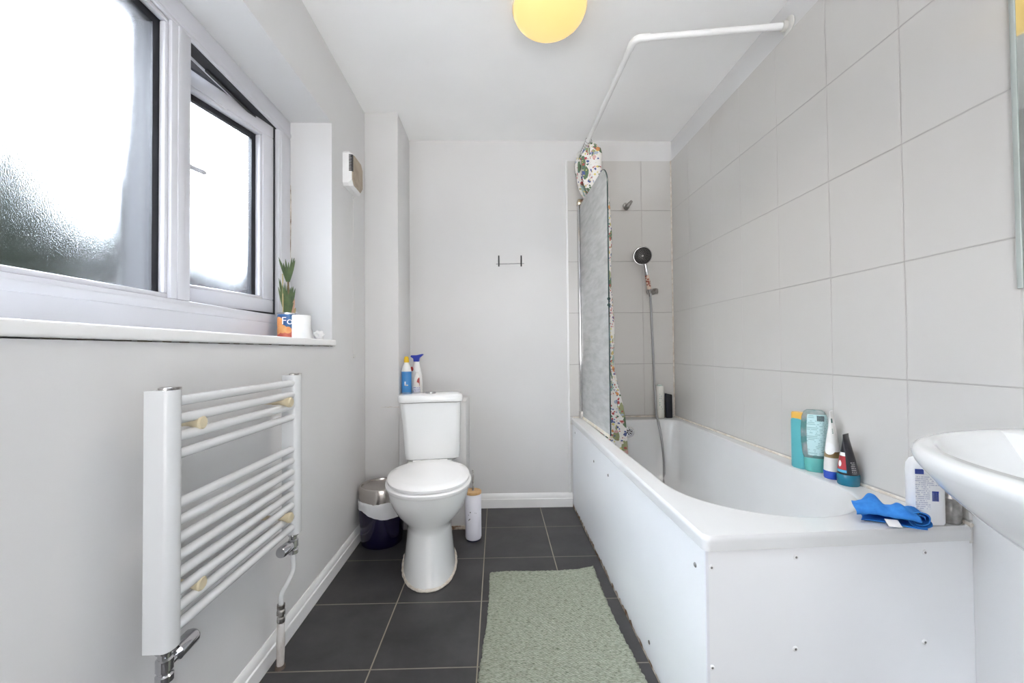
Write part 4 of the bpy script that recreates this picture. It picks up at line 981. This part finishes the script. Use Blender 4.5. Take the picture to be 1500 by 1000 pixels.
c = (1.1132, 0.985, BZ)
t = thing('glass_jar', 'grey glass jar half hidden under the basin at the bath corner', 'jar', c)
b = B(); lathe(b, [(0, 0), (0.021, 0), (0.0242, 0.004), (0.0245, 0.045), (0.021, 0.056), (0.018, 0.060), (0, 0.060)], c, 28)
mk('jar_body', b, mat('smoky_glass', (0.42, 0.41, 0.39), 0.12, col2=(0.24, 0.23, 0.22), nscale=40, trans=0.3), t)
b = B(); lathe(b, [(0, 0.060), (0.020, 0.060), (0.020, 0.074), (0, 0.075)], c, 24); mk('jar_lid', b, M['worn_metal'], t)

# blue cloth: a long strip of microfibre folded over itself and rumpled
clt = thing('cleaning_cloth', 'crumpled bright blue cleaning cloth on the near corner of the bath', 'cloth', (0.965, 0.985, BZ))
def mat_cloth():
    m = mat('bright_blue_microfibre', (0.050, 0.245, 0.66), 0.85, col2=(0.035, 0.185, 0.56), nscale=40, bump=0.4, bscale=500, spec=0.15)
    return m
b = B()
# profile of folded layers across the strip: list of (u across depth, height) and the strip runs along its length
NL, NW = 44, 60
def fold(w):  # w 0..1 -> (depth, height): three stacked layers
    k = w * 3
    if k < 1: return (-0.030 + 0.062 * k, 0.004)
    if k < 1.12: a = (k - 1) / 0.12; return (0.032 + 0.007 * sin(pi * a), 0.004 + 0.012 * a)
    if k < 2: a = (k - 1.12) / 0.88; return (0.032 - 0.066 * a, 0.016)
    if k < 2.12: a = (k - 2) / 0.12; return (-0.034 - 0.007 * sin(pi * a), 0.016 + 0.013 * a)
    a = (k - 2.12) / 0.88; return (-0.034 + 0.060 * a, 0.029 + 0.006 * sin(pi * a))
q0, q1 = Vector((0.912, 1.016, 0)), Vector((1.018, 0.962, 0))
ax = (q1 - q0).normalized(); ay = Vector((-ax.y, ax.x, 0)); LN = (q1 - q0).length
rows = []
for i in range(NL + 1):
    s = i / NL; row = []
    for j in range(NW + 1):
        w = j / NW; d_, h_ = fold(w)
        top = max(0, (w - 0.36) / 0.64)
        hump = 0.026 * math.exp(-((s - 0.36) / 0.17) ** 2) * top ** 1.5 * (0.75 + 9 * d_) + 0.012 * math.exp(-((s - 0.80) / 0.16) ** 2) * top
        rip = 0.0016 * sin(s * 17 + d_ * 60) * top + 0.0010 * sin(s * 39 + w * 9) * top
        pinch = 1 - 0.18 * math.exp(-((s - 0.55) / 0.2) ** 2) + 0.10 * (s > 0.8) * (s - 0.8)
        p = q0 + ax * (LN * s + 0.012 * sin(w * 6.0) * (1 if s < 0.5 else 0.8) - 0.010 * top * s) + ay * (d_ * pinch + 0.008 * sin(s * 5 + 0.5))
        row.append(Vector((p.x, p.y, BZ + 0.0015 + max(0, h_ + hump + rip))))
    rows.append(row)
loft(b, rows, (False, False), closed=False)
o = mk('cloth_fold', b, mat_cloth(), clt, smooth=180)
sm = o.modifiers.new('thickness', 'SOLIDIFY'); sm.thickness = 0.002; sm.offset = 1.0
# rolled end on the right
b = B(); rows = []
for i in range(25):
    s = i / 24; row = []
    for k in range(40):
        a = 2 * pi * 1.9 * k / 39; r_ = 0.007 + 0.0125 * k / 39
        p = Vector((1.010, 0.970, 0)) + ax * (r_ * 1.35 * cos(a) + 0.004 * sin(s * 6)) + ay * (-0.034 + 0.058 * s)
        row.append(Vector((p.x, p.y, BZ + 0.024 + r_ * 0.95 * sin(a) + 0.003 * sin(s * 9 + a))))
    rows.append(row)
loft(b, rows, (False, False), closed=False)
o2 = mk('rolled_end', b, mat_cloth(), clt, smooth=180)
sm = o2.modifiers.new('thickness', 'SOLIDIFY'); sm.thickness = 0.002
b = B(); q = B(); box(q, -0.013, 0.013, -0.011, 0.011, 0, 0.001); q.transform(Matrix.Translation((0.944, 0.955, BZ + 0.010)) @ Matrix.Rotation(rad(-20), 4, 'Z') @ Matrix.Rotation(rad(28), 4, 'X')); merge(b, q); mk('care_tag', b, mat('white_tag', (0.82, 0.80, 0.76), 0.6), clt, label='white care tag')

# ------------------------------------------------------------------ wash basin and mirror on the right wall
bs = thing('wash_basin', 'white ceramic wash basin projecting from the right wall beside the bath', 'basin', (R, 0.45, 0.82))
XW = R - 0.008; BCY = 0.45
def half(a, bb, x0, z, e=2.3, nf=64, nb=20, cy=BCY):
    out = []
    for k in range(nf + 1):
        t_ = -pi / 2 + pi * k / nf; c_, s_ = cos(t_), sin(t_)
        out.append((x0 - a * abs(c_) ** (2 / e), cy + bb * math.copysign(abs(s_) ** (2 / e), s_), z))
    for k in range(1, nb): out.append((x0, cy + bb - 2 * bb * k / nb, z))
    return out
b = B(); z = 0.82
loft(b, [half(0.22, 0.14, XW, z - 0.215), half(0.285, 0.205, XW, z - 0.200), half(0.365, 0.280, XW, z - 0.150), half(0.430, 0.340, XW, z - 0.095), half(0.470, 0.382, XW, z - 0.050), half(0.486, 0.398, XW, z - 0.024), half(0.490, 0.402, XW, z - 0.012), half(0.486, 0.399, XW, z - 0.003), half(0.478, 0.393, XW, z),
         half(0.350, 0.368, XW - 0.098, z, 2.2), half(0.342, 0.360, XW - 0.102, z - 0.004, 2.2), half(0.330, 0.345, XW - 0.108, z - 0.020, 2.2), half(0.300, 0.310, XW - 0.118, z - 0.065, 2.2), half(0.230, 0.235, XW - 0.145, z - 0.120, 2.1), half(0.12, 0.12, XW - 0.19, z - 0.150, 2.0), half(0.03, 0.03, XW - 0.24, z - 0.156, 2.0)])
mk('basin_bowl', b, mat('white_basin_ceramic', (0.77, 0.775, 0.775), 0.08, coat=0.3, nscale=2), bs, smooth=50)
b = B(); lathe(b, [(0, 0), (0.022, 0), (0.022, 0.004), (0, 0.005)], (XW - 0.255, BCY, z - 0.157), 20); mk('waste', b, M['chrome'], bs)
mi = thing('wall_mirror', 'large frameless mirror on the right wall above the basin', 'mirror', (R - 0.008, 0.45, 1.5))
b = B(); box(b, R - 0.0125, R - 0.0085, -0.25, 0.853, 1.12, 2.10, 0.0015, 1); mk('mirror_glass', b, mat('silvered_mirror', (0.62, 0.66, 0.64), 0.04, metal=1.0, nscale=2), mi)
b = B(); box(b, R - 0.0150, R - 0.0080, 0.845, 0.8545, 1.12, 2.10, 0.0015, 2); mk('mirror_edge', b, mat('grey_green_mirror_edge', (0.42, 0.46, 0.44), 0.15), mi)

# ------------------------------------------------------------------ bath mat
mt_ = thing('bath_mat', 'sage green woven bath mat on the floor beside the bath', 'mat', (0.2, 1.4, 0))
c00, c10, c01, c11 = Vector((-0.078, 0.75, 0)), Vector((0.446, 0.75, 0)), Vector((-0.037, 1.826, 0)), Vector((0.424, 1.838, 0))
b = B(); NX, NY = 90, 150; rows = []
random.seed(3)
ex = [random.uniform(-0.003, 0.003) for _ in range(NY + 1)]; ex2 = [random.uniform(-0.003, 0.003) for _ in range(NY + 1)]; ey = [random.uniform(-0.003, 0.003) for _ in range(NX + 1)]
for j in range(NY + 1):
    t_ = j / NY; row = []
    for i in range(NX + 1):
        s = i / NX
        p = c00.lerp(c10, s).lerp(c01.lerp(c11, s), t_)
        p.x += 0.005 * sin(t_ * 9 + 1) * (1 - s) + (ex[j] if i == 0 else ex2[j] if i == NX else 0) + 0.006 * sin(t_ * 7) * s
        p.y += (ey[i] if j == NY else 0) + 0.004 * sin(s * 8)
        edge = min(i, NX - i, j, NY - j)
        z_ = 0.012 if edge > 0 else 0.007
        z_ += 0.0012 * sin(j * 2.1) + random.uniform(-0.0009, 0.0009)
        z_ += 0.010 * max(0, 1 - (((1 - s) * 0.46) ** 2 + ((1 - t_) * 1.08) ** 2) ** 0.5 / 0.07)
        row.append(Vector((p.x, p.y, z_)))
    rows.append(row)
loft(b, rows, (False, False), closed=False)
bnd = [e for e in b.edges if e.is_boundary]
r_ = bmesh.ops.extrude_edge_only(b, edges=bnd)
for v in [g_ for g_ in r_['geom'] if isinstance(g_, bmesh.types.BMVert)]: v.co.z = 0.0005
mk('mat_weave', b, M['weave'], mt_, smooth=60)

# ------------------------------------------------------------------ things on the window sill
SZ = WZ0
c = (-0.862, 1.690, SZ)
pp = thing('potted_plant', 'spiky green plant growing in a printed fruit tin on the window sill', 'plant', c)
b = B(); lathe(b, [(0, 0), (0.038, 0), (0.0395, 0.002), (0.038, 0.006), (0.038, 0.100), (0.0395, 0.104), (0.0395, 0.107), (0.037, 0.107), (0.0365, 0.098), (0, 0.098)], c, 36)
tin = mk('tin_can', b, mat('steel_tin', (0.62, 0.62, 0.64), 0.25, metal=1.0), pp)
patch('tin_label', tin, c, [(0.038, 0.006), (0.038, 0.100)], 0, 360, mat('deep_blue_tin_label', (0.03, 0.10, 0.26), 0.4, col2=(0.05, 0.20, 0.32), nscale=12), n=40, grow=0.0004)
orange = mat('orange_fruit_print', (0.78, 0.30, 0.10), 0.4, col2=(0.80, 0.42, 0.16), nscale=40)
va = math.degrees(math.atan2(-c[1], -c[0]))   # the side that faces the room
patch('red_print', tin, c, [(0.038, 0.006), (0.038, 0.036)], va - 85, va + 75, mat('red_tin_print', (0.52, 0.07, 0.06), 0.4, col2=(0.62, 0.16, 0.10), nscale=30), n=20, grow=0.0007)
b = B()
for da, zz, r_ in ((-58, 0.068, 0.022), (-30, 0.040, 0.017), (-62, 0.034, 0.015), (0, 0.036, 0.014)):
    rows = []
    for i in range(9):
        ring_ = []
        for k in range(18):
            a = rad(va + da) + (r_ * i / 8 * cos(2 * pi * k / 18)) / 0.038
            ring_.append(Vector((c[0] + 0.0392 * cos(a), c[1] + 0.0392 * sin(a), c[2] + zz + r_ * i / 8 * sin(2 * pi * k / 18))))
        rows.append(ring_)
    loft(b, rows[1:], (True, False))
mk('fruit_print', b, orange, tin, label='printed oranges')
def wrap_text(s, size, da, zz, m):
    cu_ = bpy.data.curves.new('lettering', 'FONT'); cu_.body = s; cu_.size = size; cu_.extrude = 0.0003
    to = bpy.data.objects.new('lettering_tmp', cu_); COL.objects.link(to)
    bpy.context.view_layer.update()
    me = bpy.data.meshes.new_from_object(to.evaluated_get(bpy.context.evaluated_depsgraph_get()))
    bb = B(); bb.from_mesh(me); bpy.data.objects.remove(to); bpy.data.meshes.remove(me)
    bmesh.ops.subdivide_edges(bb, edges=[e for e in bb.edges if e.calc_length() > 0.004], cuts=2)
    for v in bb.verts:
        a = rad(va + da) + v.co.x / 0.039; r_ = 0.0394 + v.co.z
        v.co = Vector((c[0] + r_ * cos(a), c[1] + r_ * sin(a), c[2] + zz + v.co.y))
    mk('lettering', bb, m, tin, smooth=0)
wrap_text('Fo', 0.042, -36, 0.060, M['seat'])
b = B(); lathe(b, [(0, 0.090), (0.036, 0.090), (0.034, 0.0995), (0.015, 0.102), (0, 0.102)], c, 20); mk('soil', b, mat('dark_soil', (0.05, 0.035, 0.025), 0.95, bump=0.6, bscale=120), pp)
random.seed(11)
green = mat('grey_green_leaf', (0.055, 0.095, 0.035), 0.5, col2=(0.10, 0.15, 0.05), nscale=30)
dry = mat('dry_straw_leaf', (0.45, 0.36, 0.18), 0.6)
pink = mat('pinkish_dry_leaf', (0.52, 0.30, 0.20), 0.6)
def leaf(base, tip, w, m, bend=0.02):
    base, tip = Vector(base), Vector(tip); d = tip - base; side = d.cross(Vector((0.7, -1, 0))).normalized()
    if side.length < 0.1: side = Vector((1, 0, 0))
    nrm = d.cross(side).normalized()
    b = B(); rings = []
    for k in range(9):
        t_ = k / 8; p = base.lerp(tip, t_) + nrm * bend * sin(pi * t_ * 0.9) ; ww = w * (0.55 + 0.9 * t_) * (1 - t_ ** 2.2) + 0.0006
        rings.append([p - side * ww, p + nrm * ww * 0.35, p + side * ww, p + nrm * (ww * 0.35 - 0.0012)])
    loft(b, rings); return mk('leaf', b, m, pp, smooth=60)
base = Vector((c[0], c[1], c[2] + 0.098))
view = Vector((0.72, 0.69, 0))     # sideways as the room sees it
for i in range(14):                  # lower leaves
    a = 2 * pi * i / 14 + 0.3; out_ = random.uniform(0.012, 0.030); hz = random.uniform(0.085, 0.150)
    leaf(base + Vector((0.006 * cos(a), 0.006 * sin(a), 0)), base + Vector((out_ * cos(a), out_ * sin(a), hz)), 0.0065, green, 0.006)
for i in range(19):                 # crown rosette on top of the stem
    a = 2 * pi * i / 19; out_ = random.uniform(0.016, 0.036); hz = random.uniform(0.205, 0.245)
    leaf(base + Vector((0.004 * cos(a), 0.004 * sin(a), 0.140)), base + Vector((out_ * cos(a), out_ * sin(a), hz)), 0.0045, green, -0.006)
b = B(); tube(b, smooth_path([base, base + Vector((0.003, 0.002, 0.07)), base + Vector((0.0, 0.0, 0.15))]), 0.004, 8); mk('stem', b, mat('brown_stem', (0.16, 0.12, 0.06), 0.7), pp)
b = B(); tube(b, [base - view * 0.018, base - view * 0.020 + Vector((0, 0, 0.17))], 0.0022, 8); mk('support_stick', b, dry, pp)
leaf(base - view * 0.008, base - view * 0.036 + Vector((0, 0, 0.115)), 0.005, green, 0.004)
leaf(base - view * 0.010, base - view * 0.034 + Vector((0, 0, 0.150)), 0.003, green, 0.004)
leaf(base + view * 0.014, base + view * 0.026 + Vector((0, 0, 0.070)), 0.007, pink, 0.006); leaf(base + view * 0.020, base + view * 0.030 + Vector((0, 0, 0.035)), 0.006, dry, 0.004)

c = (-0.788, 1.652, SZ)
tr = thing('toilet_roll', 'white toilet roll standing on the window sill in front of the tin', 'toilet roll', c)
paper = mat('white_soft_paper', (0.86, 0.86, 0.86), 0.95, nscale=20, bump=0.15, bscale=150, spec=0.1)
b = B(); lathe(b, [(0.016, 0.0), (0.0335, 0.0), (0.0345, 0.002), (0.0345, 0.092), (0.0335, 0.094), (0.018, 0.094), (0.016, 0.093), (0.016, 0.0)], c, 40, caps=(False, False)); mk('roll', b, paper, tr)
b = B(); lathe(b, [(0.0150, 0.0005), (0.0160, 0.0005), (0.0160, 0.0925), (0.0150, 0.0925), (0.0150, 0.0005)], c, 24, caps=(False, False)); mk('cardboard_core', b, mat('grey_cardboard', (0.45, 0.40, 0.34), 0.9), tr)
b = B(); rows = []
for k in range(15):
    t_ = k / 14; x_ = c[0] + 0.018 + 0.004 * sin(t_ * 5); y_ = c[1] + 0.0300 + 0.055 * t_; hgt = 0.060 * (1 - t_) ** 1.6 + 0.006
    rows.append([Vector((x_ + 0.003 * sin(t_ * 8 + q * 0.4), y_ - 0.010 * q / 8 * t_, SZ + 0.001 + hgt * q / 8)) for q in range(9)])
loft(b, rows, (False, False), closed=False); bmesh.ops.solidify(b, geom=b.faces[:], thickness=0.001); mk('loose_sheet', b, paper, tr, smooth=80)

c = Vector((-0.775, 1.778, SZ))
b = B(); bmesh.ops.create_icosphere(b, subdivisions=4, radius=0.024)
from mathutils import noise
for v in b.verts:
    n_ = noise.noise(v.co * 70) * 0.32 + noise.noise(v.co * 160) * 0.18
    v.co *= 1 + n_; v.co.z = max(v.co.z * 0.85, -0.0165) ; v.co.x *= 1.05
zmin = min(v.co.z for v in b.verts)
for v in b.verts: v.co.z -= zmin
o = mk('crumpled_tissue', b, paper, smooth=50); o.location = c + Vector((0, 0, 0.0005)); tag(o, 'small crumpled white tissue at the far end of the window sill', 'tissue')
